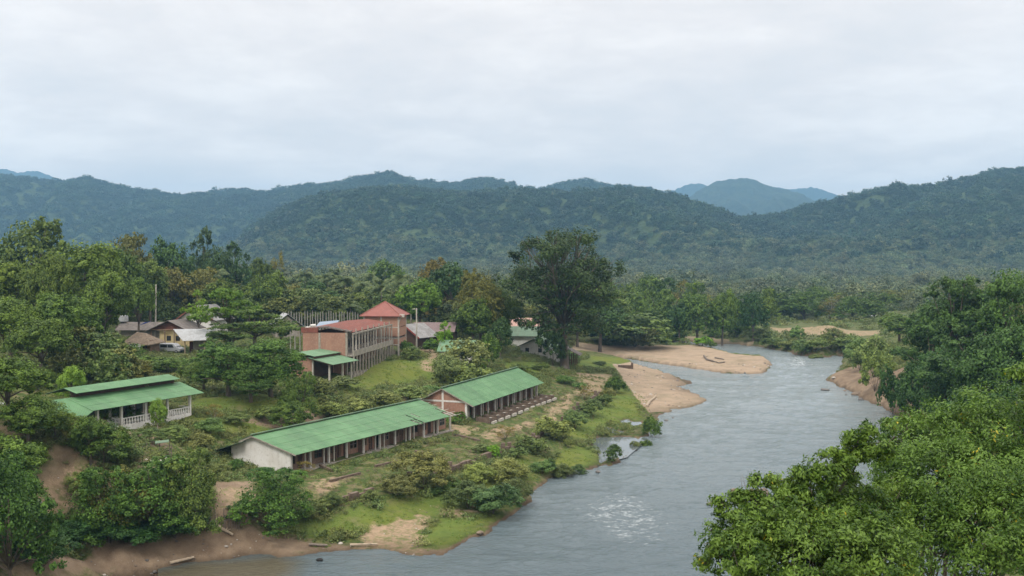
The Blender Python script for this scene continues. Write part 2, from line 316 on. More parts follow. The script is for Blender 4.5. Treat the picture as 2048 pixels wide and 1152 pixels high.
def height(x, y):
    x = np.asarray(x, float); y = np.asarray(y, float)
    xw = x+fbm(x*.35, y*.35, 5, 2)*.9*(y < 600); yw = y+fbm(x*.35, y*.35, 9, 2)*1.4*(y < 600)
    sd = sdist(xw, yw, RIVER)
    for p in POOLS: sd = np.maximum(sd, sdist(x+fbm(x*.5, y*.5, 3, 2)*.5, y, p))
    h = base_h(x, y)
    dl = -sd
    h = h+fbm(x*.12, y*.12, 21, 3)*.35*np.clip(h/6, .15, 1)+fbm(x*.6, y*.6, 31, 3)*.10*np.clip(h/3, .2, 1)
    far = np.clip((y-500)/400, 0, 1); h = h+far*fbm(x*.006, y*.006, 44, 3)*3
    h = np.minimum(np.maximum(h, .10+.02*np.minimum(dl, 8)), .08+.75*dl)
    return np.where(sd > 0, np.maximum(-.12-.22*sd, -2.2), h)
def h1(x, y): return float(height(np.array([x]), np.array([y]))[0])
def ground_at(px, py):
    """first hit of the photo ray with the terrain"""
    d = ray(px, py); t = np.concatenate([np.arange(40, 500, .5), np.arange(500, 4000, 10)])
    x, y, z = d.x*t, d.y*t, CAM_Z+d.z*t
    hh = np.maximum(height(x, y), 0); k = np.argmax(z <= hh) if (z <= hh).any() else len(t)-1
    return (x[k], y[k], float(hh[k]))
def poly_ground(pts): return [ground_at(a, b)[:2] for a, b in pts]

# ------------------------------------------------------------------ terrain mesh
ys = [8.0]
while ys[-1] < 7500:
    y = ys[-1]; ys.append(y+(4 if y < 88 else max(.42, y*y/30000) if y < 420 else y*.02))
ys = np.array([-60, -40, -20, -5]+ys); us = np.linspace(-1, 1, 620); us = us*.75+us**3*.25
YY, UU = np.meshgrid(ys, us, indexing='ij'); XX = UU*(np.maximum(YY, 0)*.66+60)
ZZ = height(XX, YY)
nr, nc = XX.shape
def grid_faces(nr, nc):
    i = np.arange(nr-1)[:, None]*nc+np.arange(nc-1)[None, :]
    return np.stack([i, i+1, i+1+nc, i+nc], -1).reshape(-1, 4)
X1, Y1 = XX.ravel(), YY.ravel()
def soft(polys_px, w=1.5, nz=.6):
    m = np.full(X1.shape, 0.0)
    wx = X1+fbm(X1*.5, Y1*.5, 77, 3)*nz; wy = Y1+fbm(X1*.5, Y1*.5, 78, 3)*nz
    for p in polys_px:
        P = poly_ground(p); m = np.maximum(m, np.clip(.5+sdist(wx, wy, P)/w, 0, 1))
    return m
SAND = [[(1190,704),(1262,716),(1303,726),(1408,742),(1523,752),(1550,724),(1469,708),(1400,690),(1330,690),(1240,692),(1150,684),(1145,700)],
        [(1225,728),(1262,724),(1344,748),(1420,800),(1375,822),(1300,826),(1280,805),(1255,770)],
        [(1330,664),(1500,682),(1520,692),(1420,690),(1336,682)],
        [(1690,712),(1560,700),(1580,694),(1680,704)]]
DIRT = [[(150,1152),(240,1152),(570,1120),(640,1100),(700,1104),(700,1090),(620,1085),(560,1068),(440,1065),(200,1085),(60,1120),(0,1152)],
        [(62,962),(150,918),(178,935),(160,985),(140,1035),(70,1035)],
        [(425,965),(500,962),(520,1000),(500,1060),(430,1060),(425,1000)],
        [(290,915),(345,925),(340,945),(270,940)],[(215,858),(300,868),(345,900),(300,892)],
        [(1655,756),(1720,728),(1780,742),(1850,800),(1880,850),(1790,840),(1740,808),(1680,776)],
        [(440,835),(640,828),(660,850),(560,860)],[(1745,690),(1775,700),(1760,740),(1745,742)]]
PALE = [[(70,960),(150,918),(178,935),(160,985),(140,1035),(80,1035)],[(770,1045),(860,1030),(850,1060),(830,1115),(700,1102),(740,1070)],[(870,1015),(960,1018),(930,1038),(880,1030)],
        [(620,968),(680,955),(690,975),(625,990)],[(900,850),(960,855),(940,875),(900,866)],
        [(830,700),(862,712),(840,735),(872,748),(886,744),(858,730),(880,715),(862,695)],[(445,975),(495,975),(500,1035),(440,1035)],
        [(1535,655),(1765,660),(1760,670),(1690,675),(1640,672),(1560,666)],[(960,868),(1040,850),(1090,830),(1110,835),(1050,860),(980,885)],[(1150,745),(1225,750),(1205,775),(1150,790),(1120,830),(1085,835),(1130,790),(1160,765)]]
LUSH = [[(385,835),(470,840),(560,850),(600,862),(500,868),(420,880),(385,860)],[(455,800),(640,805),(600,825),(470,825)],[(640,1085),(560,1060),(640,1045),(760,1015),(860,985),(960,950),(1060,905),(1060,955),(960,1000),(880,1030),(780,1055)],
        [(840,1075),(880,1032),(960,1040),(1000,1035),(930,1090),(870,1108),(835,1108)],
        [(1060,940),(1150,890),(1195,905),(1205,928),(1100,955)],[(1110,870),(1200,800),(1240,770),(1275,800),(1290,850),(1220,850),(1180,880)],
        [(650,770),(760,722),(870,718),(880,745),(800,775),(700,795)],[(1130,735),(1180,712),(1270,722),(1240,740)],
        [(390,800),(560,790),(560,812),(390,822)],[(1000,722),(1080,725),(1100,745),(1010,745)],[(230,872),(330,890),(300,900)]]
a_sand, a_dirt, a_pale, a_lush = soft(SAND), soft(DIRT, 3), soft(PALE, 3.0, 1.6), soft(LUSH, 2.0, 1.0)
sdr = sdist(X1, Y1, RIVER)
a_wet = np.clip(1-(ZZ.ravel()-.02)/.45, 0, 1)
a_dirt = np.maximum(a_dirt, np.clip(1-(ZZ.ravel()-.1)/.25, 0, 1)*.9*(1-a_sand))
slope = np.hypot(np.gradient(ZZ, axis=0)/np.maximum(np.gradient(YY, axis=0), 1e-3), np.gradient(ZZ, axis=1)/np.maximum(np.gradient(XX, axis=1), 1e-3)).ravel()
a_scar = np.clip((slope-.75)*2, 0, .8)*(Y1 < 400)
def ground_mat():
    m = bpy.data.materials.new('ground_cover'); m.use_nodes = True; nt = m.node_tree; b = nt.nodes['Principled BSDF']; L = nt.links.new
    b.inputs['Roughness'].default_value = .95; b.inputs['Specular IOR Level'].default_value = .12
    g = nd(nt, 'ShaderNodeNewGeometry')
    def noise(s, d=5.0, r=.6):
        n = nd(nt, 'ShaderNodeTexNoise', Scale=s, Detail=d, Roughness=r); L(g.outputs['Position'], n.inputs['Vector']); return n.outputs[0]
    def ramp(v, p0, p1, c0=(0, 0, 0), c1=(1, 1, 1)):
        r = nd(nt, 'ShaderNodeValToRGB'); L(v, r.inputs[0]); e = r.color_ramp.elements
        e[0].position = p0; e[1].position = p1; e[0].color = (*c0, 1); e[1].color = (*c1, 1); return r.outputs[0]
    def mix(f, a, c):
        x = nd(nt, 'ShaderNodeMixRGB')
        if isinstance(f, (float, int)): x.inputs[0].default_value = f
        else: L(f, x.inputs[0])
        for i, q in ((1, a), (2, c)):
            if isinstance(q, tuple): x.inputs[i].default_value = (*q, 1)
            else: L(q, x.inputs[i])
        return x.outputs[0]
    def attr(n):
        a = nd(nt, 'ShaderNodeAttribute'); a.attribute_name = n; return a.outputs['Fac']
    nbig, nmid, nfin, nvf = noise(.09), noise(.45), noise(2.2, 6.0), noise(9.0, 4.0, .7)
    weeds = mix(ramp(nmid, .35, .65), (.050, .080, .018), (.115, .135, .040))
    weeds = mix(ramp(nfin, .45, .62), weeds, (.038, .066, .016))
    weeds = mix(mth(nt, 'MULTIPLY', ramp(noise(.7, 6.0, .65), .48, .62), .62), weeds, (.20, .15, .095))
    lush = mix(ramp(nfin, .35, .65), (.080, .125, .024), (.120, .165, .036)); lush = mix(ramp(nbig, .42, .6), lush, (.125, .150, .028))
    lush = mix(mth(nt, 'MULTIPLY', ramp(nvf, .55, .7), .55), lush, (.19, .19, .075)); lush = mix(mth(nt, 'MULTIPLY', ramp(noise(.55, 8.0, .72), .50, .62), .6), lush, (.055, .085, .022)); lush = mix(mth(nt, 'MULTIPLY', ramp(noise(.38, 7.0, .7), .56, .68), .5), lush, (.19, .16, .09))
    dirt = mix(ramp(nmid, .35, .65), (.160, .115, .078), (.260, .195, .132)); dirt = mix(ramp(nvf, .55, .7), dirt, (.27, .21, .155))
    pale = mix(ramp(nfin, .35, .65), (.34, .25, .165), (.25, .185, .12)); pale = mix(mth(nt, 'MULTIPLY', ramp(noise(.9, 8.0, .75), .47, .60), .85), pale, (.12, .14, .05))
    sand = mix(ramp(nmid, .3, .7), (.37, .285, .200), (.29, .225, .160)); sand = mix(ramp(nvf, .5, .75), sand, (.22, .17, .12)); sand = mix(mth(nt, 'MULTIPLY', ramp(noise(.25), .52, .66), .6), sand, (.22, .17, .12)); sand = mix(mth(nt, 'MULTIPLY', ramp(noise(.13, 6.0, .65), .50, .62), .45), sand, (.19, .165, .10))
    c = mix(attr('lush'), weeds, lush); c = mix(attr('scar'), c, dirt)
    def edged(name, k=.5):    # ragged edges
        return ramp(mth(nt, 'ADD', attr(name), mth(nt, 'MULTIPLY', mth(nt, 'SUBTRACT', mth(nt, 'ADD', mth(nt, 'MULTIPLY', noise(.8, 7.0, .7), .6), mth(nt, 'MULTIPLY', noise(5.0, 4.0, .7), .4)), .5), k*3.4)), .36, .64)
    c = mix(edged('dirt'), c, dirt); c = mix(edged('pale', .6), c, pale); c = mix(edged('sand', .25), c, sand)
    far = ramp(noise(.03, 8.0, .7), .4, .6, (.05, .075, .025), (.12, .135, .06)); c = mix(attr('far'), c, far)
    wet = nd(nt, 'ShaderNodeMixRGB'); wet.blend_type = 'MULTIPLY'; L(attr('wet'), wet.inputs[0]); L(c, wet.inputs[1]); wet.inputs[2].default_value = (.36, .35, .33, 1)
    L(wet.outputs[0], b.inputs['Base Color'])
    hg = mth(nt, 'ADD', mth(nt, 'MULTIPLY', nfin, .5), mth(nt, 'MULTIPLY', nvf, .25))
    bp = nd(nt, 'ShaderNodeBump', Strength=.9, Distance=.35); L(hg, bp.inputs['Height']); L(bp.outputs[0], b.inputs['Normal'])
    return m
ground = mesh_np('ground', np.stack([XX, YY, ZZ], -1).reshape(-1, 3), grid_faces(nr, nc), ground_mat(), smooth=True,
    attrs={'sand': ('POINT', a_sand), 'dirt': ('POINT', a_dirt), 'pale': ('POINT', a_pale), 'lush': ('POINT', a_lush), 'scar': ('POINT', a_scar),
           'wet': ('POINT', a_wet), 'far': ('POINT', np.clip((Y1-340)/160, 0, 1)*(a_pale < .1))})
tag(ground, kind='structure')

# ------------------------------------------------------------------ river surface
wy = [-60, -20, 10, 40, 70, 90]
while wy[-1] < 470: wy.append(wy[-1]+max(.35, wy[-1]**2/40000))
wy = np.array(wy); wu = np.linspace(-.34, .52, 520)
WY, WU = np.meshgrid(wy, wu, indexing='ij'); WX = WU*np.maximum(WY, 60)
wx1, wy1 = WX.ravel(), WY.ravel()
RAPID = [([(1090,1120),(1200,1085),(1420,1080),(1420,1150),(1150,1150)], .5),([(1180,960),(1300,905),(1420,900),(1500,940),(1480,1000),(1300,985)], .60),([(1380,820),(1500,790),(1640,800),(1600,850),(1440,860)], .36),([(1290,750),(1420,752),(1560,756),(1480,790),(1360,770)], .36),([(1060,1010),(1180,960),(1290,965),(1400,1000),(1460,1060),(1380,1120),(1200,1120),(1090,1070)], .72),([(1440,760),(1640,735),(1690,715),(1560,700),(1480,740)], .62),([(1330,900),(1500,860),(1560,880),(1400,930)], .3),([(1080,1000),(1180,985),(1280,990),(1380,1020),(1400,1060),(1330,1090),(1200,1075),(1110,1040)], .80),([(1060,990),(1130,965),(1210,975),(1180,1010)], .6),
         ([(1560,700),(1640,712),(1660,730),(1580,745),(1540,730)], .85),([(1480,690),(1560,700),(1560,712),(1500,706)], .6),
         ([(1640,745),(1560,760),(1520,752),(1600,735)], .5),([(1290,1130),(1400,1100),(1420,1140),(1330,1152)], .35)]
foam = np.zeros(wx1.shape)
for p, k in RAPID: foam = np.maximum(foam, k*np.clip(.5+sdist(wx1, wy1, GP(p))/16, 0, 1))
wz = (fbm(wx1*.28, wy1*.5, 61, 3)*.14+fbm(wx1*.07, wy1*.16, 69, 2)*.10+fbm(wx1*1.1, wy1*1.9, 66, 2)*.05)*(1+foam*2.4)
murk = np.clip(.5+sdist(wx1, wy1, GP([(200,1160),(385,1126),(560,1113),(600,1124),(590,1145),(560,1160)]))/3, 0, 1)
def water_mat():
    m = bpy.data.materials.new('river_water'); m.use_nodes = True; nt = m.node_tree; b = nt.nodes['Principled BSDF']; L = nt.links.new
    g = nd(nt, 'ShaderNodeNewGeometry'); mp = nd(nt, 'ShaderNodeMapping'); mp.inputs['Scale'].default_value = (.55, 1.0, 1.0); mp.inputs['Rotation'].default_value = (0, 0, R(-22)); L(g.outputs['Position'], mp.inputs[0])
    def noise(s, d=4.0, r=.55, dist=0.0):
        n = nd(nt, 'ShaderNodeTexNoise', Scale=s, Detail=d, Roughness=r, Distortion=dist); L(mp.outputs[0], n.inputs['Vector']); return n.outputs[0]
    fa = nd(nt, 'ShaderNodeAttribute'); fa.attribute_name = 'foam'; mu = nd(nt, 'ShaderNodeAttribute'); mu.attribute_name = 'murk'
    v = mth(nt, 'MULTIPLY', mth(nt, 'ADD', fa.outputs['Fac'], .06), mth(nt, 'ADD', noise(.85, 8.0, .76, .9), mth(nt, 'MULTIPLY', mth(nt, 'SUBTRACT', noise(2.5, 4.0), .5), .5)))
    r = nd(nt, 'ShaderNodeValToRGB'); L(v, r.inputs[0]); r.color_ramp.elements[0].position = .40; r.color_ramp.elements[1].position = .66
    mx0 = nd(nt, 'ShaderNodeMixRGB'); L(mu.outputs['Fac'], mx0.inputs[0]); 
    ae = nd(nt, 'ShaderNodeAttribute'); ae.attribute_name = 'sky_sheen'; wc = nd(nt, 'ShaderNodeMixRGB'); L(ae.outputs['Fac'], wc.inputs[0]); wc.inputs[1].default_value = (.078, .108, .120, 1); wc.inputs[2].default_value = (.185, .225, .235, 1); L(wc.outputs[0], mx0.inputs[1]); mx0.inputs[2].default_value = (.085, .078, .05, 1)  # base colour pales upstream: grazing sky reflection on far water is painted in
    mx = nd(nt, 'ShaderNodeMixRGB'); L(r.outputs[0], mx.inputs[0]); L(mx0.outputs[0], mx.inputs[1]); mx.inputs[2].default_value = (.52, .56, .57, 1)
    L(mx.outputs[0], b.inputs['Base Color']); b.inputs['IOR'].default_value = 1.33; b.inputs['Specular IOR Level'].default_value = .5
    L(mth(nt, 'ADD', mth(nt, 'MULTIPLY', r.outputs[0], .5), .12), b.inputs['Roughness'])
    hh = mth(nt, 'ADD', mth(nt, 'ADD', mth(nt, 'MULTIPLY', noise(.5, 5.0, .6, .6), 1.0), mth(nt, 'MULTIPLY', noise(2.6, 5.0, .65), .55)), mth(nt, 'MULTIPLY', noise(.11, 3.0), 1.6))
    bp = nd(nt, 'ShaderNodeBump', Strength=.85, Distance=.45); L(hh, bp.inputs['Height']); L(bp.outputs[0], b.inputs['Normal'])
    return m
river = mesh_np('river_water', np.stack([WX.ravel(), WY.ravel(), wz], -1), grid_faces(*WX.shape), water_mat(), smooth=True, attrs={'foam': ('POINT', foam), 'murk': ('POINT', murk), 'sky_sheen': ('POINT', np.clip((wy1-105)/130, 0, 1))})
tag(river, kind='structure')
mpool = mat('pool_water', (.09, .11, .11), (.11, .13, .13), rough=.06, spec=.5, scale=.3)
for P in POOLS:
    cx_, cy_ = np.mean(P, 0); Q = [(cx_+(x-cx_)*1.25, cy_+(y-cy_)*1.15) for x, y in P]
    # sits a little above the river sheet, inside the hollow the terrain leaves for it
    o = MB().add([(x, y, .105) for x, y in Q], [tuple(range(len(Q)))]).build('pool_water', mpool); tag(o, kind='structure')

# ------------------------------------------------------------------ hills
HILL_OBJ = []
def hill(name, prof, D, foot_D, foot_z, back, seed, spur, nx=420, nt=150, c1=(.035, .055, .025), c2=(.06, .085, .035), bumpy=0, lift=0):
    px = np.array([p[0] for p in prof], float); py = np.array([p[1] for p in prof], float)
    u = np.linspace(px[0], px[-1], nx); yy = np.interp(u, px, py)
    ker = np.ones(5)/5; yy = np.convolve(np.pad(yy, 2, 'edge'), ker, 'valid')
    Dc = D+(fbm(u*.004, u*0, seed, 2))*D*.06
    zc = CAM_Z+(HORIZON-yy)/F*Dc-lift
    t = np.concatenate([np.linspace(0, 1, nt), 1+np.linspace(.02, 1, 24)])
    T, U = np.meshgrid(t, np.arange(nx), indexing='ij')
    Yv = np.where(T <= 1, foot_D+(Dc[U]-foot_D)*T, Dc[U]+(T-1)*back); Xv = (u[U]-W0/2)/F*Yv
    prof_t = np.where(T <= 1, (1-np.cos(np.clip(T, 0, 1)*math.pi/2*1.15)/1.0*1), 1)
    s = np.clip(T, 0, 1); rise = s**1.15*(1.35-.35*s); rise = np.where(T > 1, np.maximum(1-(T-1)**1.3*.85, 0), rise)
    Zv = foot_z+(zc[U]-foot_z)*rise
    env = np.clip(s*(1-s)*4, 0, 1)*np.where(T > 1, 0, 1)
    rid = 1-np.abs(fbm(Xv*spur, Yv*spur*.6, seed+3, 4))*2
    Zv = Zv+env*(rid-.55)*np.maximum(zc[U]-foot_z, 10)*.42
    if bumpy: Zv = Zv+fbm(Xv/22, Yv/22, seed+8, 3)*bumpy
    m = mat(name+'_cover', c1, c2, rough=.95, scale=.02, spec=.1, bump=6, bscale=.12)
    o = mesh_np(name, np.stack([Xv, Yv, Zv], -1).reshape(-1, 3), grid_faces(*T.shape), m, smooth=True); tag(o, kind='structure')
    return Xv, Yv, Zv
FAR_L = [(-200,345),(-100,332),(0,338),(20,341),(40,347),(60,343),(78,343),(100,350),(120,359),(180,372),(300,400)]
FAR_R = [(1250,430),(1300,404),(1350,379),(1370,371),(1389,367),(1405,370),(1430,380),(1470,390),(1540,378),(1556,375),(1580,381),(1600,377),(1625,375),(1650,382),(1680,393),(1720,400),(1800,420)]
MID_R = [(1330,440),(1380,395),(1405,378),(1430,366),(1455,360),(1490,358),(1510,364),(1540,376),(1570,381),(1600,388),(1625,401),(1660,412),(1720,430),(1800,450)]
LEFT = [(-500,360),(-250,352),(-100,349),(0,348),(60,352),(110,360),(140,360),(160,355),(178,350),(200,358),(215,366),(260,376),(320,384),(350,389),(380,386),(450,379),(480,375),(520,381),(560,380),(600,372),(680,362),(720,352),(750,347),(775,346),(800,352),(830,362),(870,362),(910,367),(930,360),(960,354),(985,356),(1010,364),(1040,375),(1080,380),(1115,366),(1140,358),(1160,357),(1210,365),(1280,371),(1340,384),(1420,415),(1520,450),(1620,480)]
FRONT = [(360,535),(420,515),(450,492),(480,475),(505,452),(540,428),(570,408),(620,392),(700,378),(760,371),(850,374),(930,380),(970,384),(1000,378),(1060,379),(1130,380),(1200,375),(1250,369),(1320,381),(1370,394),(1420,410),(1460,427),(1500,448),(1560,475),(1640,505),(1720,530)]
RIGHT = [(1150,530),(1250,510),(1330,480),(1400,450),(1470,433),(1520,432),(1560,427),(1600,414),(1660,401),(1700,391),(1740,382),(1780,376),(1795,369),(1810,375),(1860,373),(1900,365),(1935,358),(1960,352),(1985,342),(2010,339),(2048,340),(2120,330),(2250,335),(2450,360)]
hill('far_mountains', FAR_L, 6800, 5600, 20, 1500, 1, .0015, nx=200, nt=60, bumpy=10, c1=(.02, .032, .022), c2=(.035, .05, .03))
hill('far_mountains', FAR_R, 6800, 5400, 20, 1500, 2, .0015, nx=260, nt=60, bumpy=10)
hill('blue_mountains', MID_R, 5000, 3700, 20, 1500, 3, .002, nx=260, nt=80, bumpy=10, c1=(.022, .036, .022), c2=(.04, .058, .03))
HG = [hill('left_ridge', LEFT, 3100, 2250, 12, 900, 4, .0032, lift=9), hill('middle_hill', FRONT, 1950, 1350, 7, 500, 5, .0045, lift=8),
      hill('right_hill', RIGHT, 2100, 1250, 6, 700, 6, .004, lift=8)]
# ------------------------------------------------------------------ building materials
GREEN = roofmat('green_tin', (.078, .190, .082), (.110, .238, .110), (.100, .165, .09))
GREEN_OLD = mat('weathered_green_tin', (.075, .15, .085), (.12, .19, .12), rough=.7, scale=.8, c3=(.16, .16, .13), wave=('X', 2.2, .035))
WHITE = mat('white_plaster', (.70, .69, .66), (.60, .58, .54), rough=.85, scale=.5, c3=(.48, .46, .41))
BRICK = mat('orange_brick', (.33, .185, .130), (.27, .150, .108), rough=.9, scale=.7, c3=(.37, .25, .19), bump=.02, bscale=14)
PBRICK = mat('pink_brick', (.38, .225, .16), (.32, .18, .125), rough=.9, scale=.8, c3=(.26, .16, .11), bump=.02, bscale=14)
TIMBER = mat('dark_timber', (.085, .048, .032), (.055, .034, .024), rough=.8, scale=2)
TIMBER2 = mat('brown_board', (.20, .135, .095), (.15, .095, .065), rough=.85, scale=1.4, c3=(.27, .21, .16))
GLASS = mat('dusty_pane', (.02, .024, .026), (.04, .042, .04), rough=.15, spec=.5, scale=1)
CONC = mat('raw_concrete', (.34, .31, .26), (.24, .215, .18), rough=.92, scale=1.2, c3=(.17, .15, .125), bump=.02)
CONCL = mat('pale_concrete', (.50, .48, .43), (.40, .37, .32), rough=.9, scale=1.2, c3=(.30, .27, .22))
RUST = mat('rust_red_tin', (.21, .065, .045), (.15, .055, .042), rough=.85, scale=.9, c3=(.22, .13, .10), wave=('X', 2.0, .03))
REDTIN = mat('red_tile', (.27, .105, .085), (.22, .088, .07), rough=.75, scale=.8, c3=(.22, .10, .08), wave=('X', 2.4, .02))
GREYTIN = mat('grey_tin', (.27, .27, .265), (.18, .175, .17), rough=.65, scale=.6, c3=(.13, .11, .10), wave=('X', 2.0, .03))
PALETIN = mat('pale_tin', (.42, .44, .45), (.33, .34, .34), rough=.6, scale=.7, c3=(.24, .22, .2), wave=('X', 2.0, .03))
FIBRO = mat('mossy_sheet', (.19, .165, .15), (.12, .105, .095), rough=.9, scale=1, c3=(.09, .09, .07))
THATCH = mat('dry_thatch', (.26, .20, .145), (.18, .14, .10), rough=1, scale=1.6, c3=(.33, .28, .22), bump=.1, bscale=9)
YELLOW = mat('yellow_plaster', (.55, .45, .24), (.45, .36, .19), rough=.85, scale=.8)
STONE = mat('dark_rubble', (.11, .075, .055), (.17, .13, .10), rough=.95, scale=2, c3=(.07, .06, .045), bump=.06, bscale=6)
BLUE = mat('blue_tarp', (.02, .05, .28), (.03, .07, .35), rough=.5, scale=1)
TILEG = roofmat('dull_green_tin', (.12, .235, .13), (.16, .29, .17), (.14, .18, .12), 3)
MOSSG = roofmat('mossy_green_tin', (.10, .17, .11), (.13, .21, .14), (.12, .13, .09), 3)
POSTW = mat('stained_white_post', (.56, .545, .51), (.44, .42, .385), rough=.9, scale=1.4, c3=(.30, .275, .235))
BARK = mat('bark', (.13, .105, .08), (.075, .06, .045), rough=.95, scale=3, c3=(.20, .18, .15), bump=.03)
PBARK = mat('pale_bark', (.30, .27, .22), (.20, .175, .14), rough=.95, scale=3, c3=(.36, .33, .28))
rnd = random.Random(11)

def roof_side(mb, x0, x1, ya, za, yb, zb, n=4, th=.05, lap=.022, skip=()):
    """one slope from the eave (ya,za) up to the ridge (yb,zb) in n lapped courses; skip = list of (course, xa, xb) torn-out pieces"""
    for i in range(n):
        t0, t1 = i/n, (i+1)/n+.02*(i < n-1)
        p0y, p0z = ya+(yb-ya)*t0, za+(zb-za)*t0+lap*.0; p1y, p1z = ya+(yb-ya)*t1, za+(zb-za)*t1
        up = lap if i else lap
        spans = [(x0, x1)]
        for c, xa, xb in skip:
            if c == i:
                ns = []
                for a, b in spans:
                    if xb <= a or xa >= b: ns.append((a, b)); continue
                    if xa > a: ns.append((a, xa))
                    if xb < b: ns.append((xb, b))
                spans = ns
        for a, b in spans:      # lower edge lifted over the course below
            q = [(a, p0y, p0z+up), (b, p0y, p0z+up), (b, p1y, p1z), (a, p1y, p1z)]
            if yb < ya: q = q[::-1]
            mb.slab(q, th)

def bar_house(A, rz, L, Wd, ridge, zr, ze, label, gable, seed, ncol, torn=(), bare=None, over=1.1, right_end=None):
    """long row house; local x along the row, y to the back, z up. A = near front corner"""
    root = empty('row_house', A, rz, label, 'house')
    rr = random.Random(seed)
    zw = lambda y: (ze+(zr-ze)*(y+over)/(ridge+over)) if y <= ridge else (zr-(zr-ze+.2)*(y-ridge)/(Wd+over-ridge))
    # floor slab
    MB().box(-.1, L+.1, -.5, Wd+.1, -.6, .12).build('floor_slab', CONC, root)
    if gable == 'white':
        MB().prismx([(1.0, .1), (Wd, .1), (Wd, zw(Wd)-.12), (ridge, zr-.14), (1.0, zw(1.0)-.12)], 0, .2).build('gable_wall', WHITE, root)
        MB().prismx([(0, .1), (.99, .1), (.99, zw(.99)-.14), (0, zw(0)-.14)], 0, .18).build('gable_wall', WHITE, root)
    else:
        MB().prismx([(.35, .1), (Wd, .1), (Wd, zw(Wd)-.12), (ridge, zr-.14), (.35, zw(.35)-.14)], 0, .2).build('gable_wall', BRICK, root)
        c = MB().box(-.06, .3, 0, .34, .1, zw(0)-.12); c.build('corner_post', WHITE, root)
        MB().box(-.06, .28, ridge-.17, ridge+.17, .1, zr-.16).build('corner_post', WHITE, root)
        MB().box(-.05, .26, .34, ridge-.172, zw(.3)-.35, zw(.3)-.07).box(-.05, .26, ridge+.172, Wd-.05, zw(.3)-.35, zw(.3)-.07).build('tie_beam', WHITE, root)
    # far gable, back wall
    MB().prismx([(1.0, .1), (Wd, .1), (Wd, zw(Wd)-.12), (ridge, zr-.14), (1.0, zw(1.0)-.12)], L-.2, L).build('gable_wall', BRICK if gable != 'white' else PBRICK, root)
    MB().box(.2, L-.2, Wd-.2, Wd-.002, .1, zw(Wd)-.15).build('back_wall', PBRICK, root)
    # roof
    m = MB(); roof_side(m, -.45, L+.45, -over, ze, ridge, zr, 4, skip=torn); m.build('front_roof', GREEN, root)
    m = MB(); yb1 = ridge+(Wd+over-ridge)*.42
    roof_side(m, -.55, L+.5, yb1, zr+.12-(zr-ze+.2)*.42, ridge-.02, zr+.10, 2); m.build('upper_back_roof', GREEN_OLD, root)
    m = MB(); roof_side(m, -1.3, L+.5, Wd+over+.8, ze-.5, yb1-.7, zr-.12-(zr-ze+.2)*.36, 2); m.build('lower_back_roof', GREEN_OLD, root)
    MB().bar((-.6, ridge, zr+.2), (L+.5, ridge, zr+.2), .32, .07).build('ridge_cap', GREEN_OLD, root)
    # barge boards and eave beam
    MB().bar((-.5, -over, ze-.08), (-.5, ridge, zr-.09), .05, .16).bar((-.5, ridge, zr-.09), (-.5, yb1, zr-.09-(zr-ze+.2)*.42), .05, .16).build('barge_board', CONC, root)
    MB().box(0, L, .04, .2, zw(.1)-.34, zw(.1)-.14).build('eave_beam', CONC, root)
    # rafters and purlins, bare where sheets are gone
    m = MB()
    for i in range(int(L/1.25)+1):
        x = min(.3+i*1.25, L-.1); m.bar((x, -over+.1, ze-.09), (x, ridge-.1, zr-.13), .07, .12)
    for k in range(7):
        t = k/6.3; y = -over+.12+(ridge+over)*t; m.bar((.3, y, ze-.03+(zr-ze)*t*1.0), (L+(1.3 if bare else .3), y, ze-.03+(zr-ze)*t), .06, .05)
    m.build('rafters', CONCL if bare else TIMBER2, root)
    # posts along the verandah
    for i in range(ncol+1):
        x = L*i/ncol; x = min(max(x, .12), L-.12)
        if gable != 'white' and i == 0: continue
        MB().box(x-.13, x+.13, 0, .24, .12, zw(.12)-.345).build('column', POSTW if not (i == ncol) else CONCL, root)
    for i in range(ncol):
        if i % 2 == 0 or rr.random() < .55:
            x = L*(i+(.72 if rr.random() < .5 else .28))/ncol; MB().box(x-.07, x+.07, .02, .16, .12, zw(.1)-.345).build('thin_post', CONCL, root)
    # set-back front wall: boards, each bay with a door and a window
    s = 1.0; top = zw(s)-.25
    for i in range(ncol):
        xa, xb = L*i/ncol+.02, L*(i+1)/ncol-.02; w = xb-xa
        d0, d1 = (xa+.12*w, xa+.38*w) if i % 2 else (xa+.62*w, xa+.88*w)
        w0, w1 = (xa+.5*w, xa+.92*w) if i % 2 else (xa+.08*w, xa+.5*w)
        mb = MB(); cuts = sorted([(d0, d1, .12, 2.15), (w0, w1, .85, 2.15)])
        x = xa
        for a, b, z0, z1 in cuts:
            mb.box(x, a, s, s+.12, .12, top)
            if z0 > .2: mb.box(a, b, s, s+.12, .12, z0)
            mb.box(a, b, s, s+.12, z1, top); x = b
        mb.box(x, xb, s, s+.12, .12, top); mb.build('bay_wall', TIMBER2 if rr.random() < .6 else PBRICK, root)
        # partition between bays
        MB().box(xb-.05, xb+.02, .3, s-.003, .12, top-.1).build('partition', TIMBER2, root) if i % 2 and i < ncol-1 else None
        ajar = rr.random() < .3
        if not ajar: MB().box(d0+.03, d1-.03, s+.03, s+.08, .13, 2.1).build('door', TIMBER, root)
        fm = MB()
        for x_ in (w0+.04, (w0+w1)/2, w1-.04): fm.box(x_-.035, x_+.035, s-.02, s+.05, .85, 2.15)
        for z_ in (.89, 1.5, 2.11): fm.box(w0+.002, w1-.002, s-.012, s+.045, z_-.03, z_+.03)
        f = fm.build('window', TIMBER if rr.random() < .7 else CONC, root)
        if rr.random() < .75: MB().box(w0+.05, w1-.05, s+.055, s+.075, .9, 2.1).build('pane', GLASS, f)
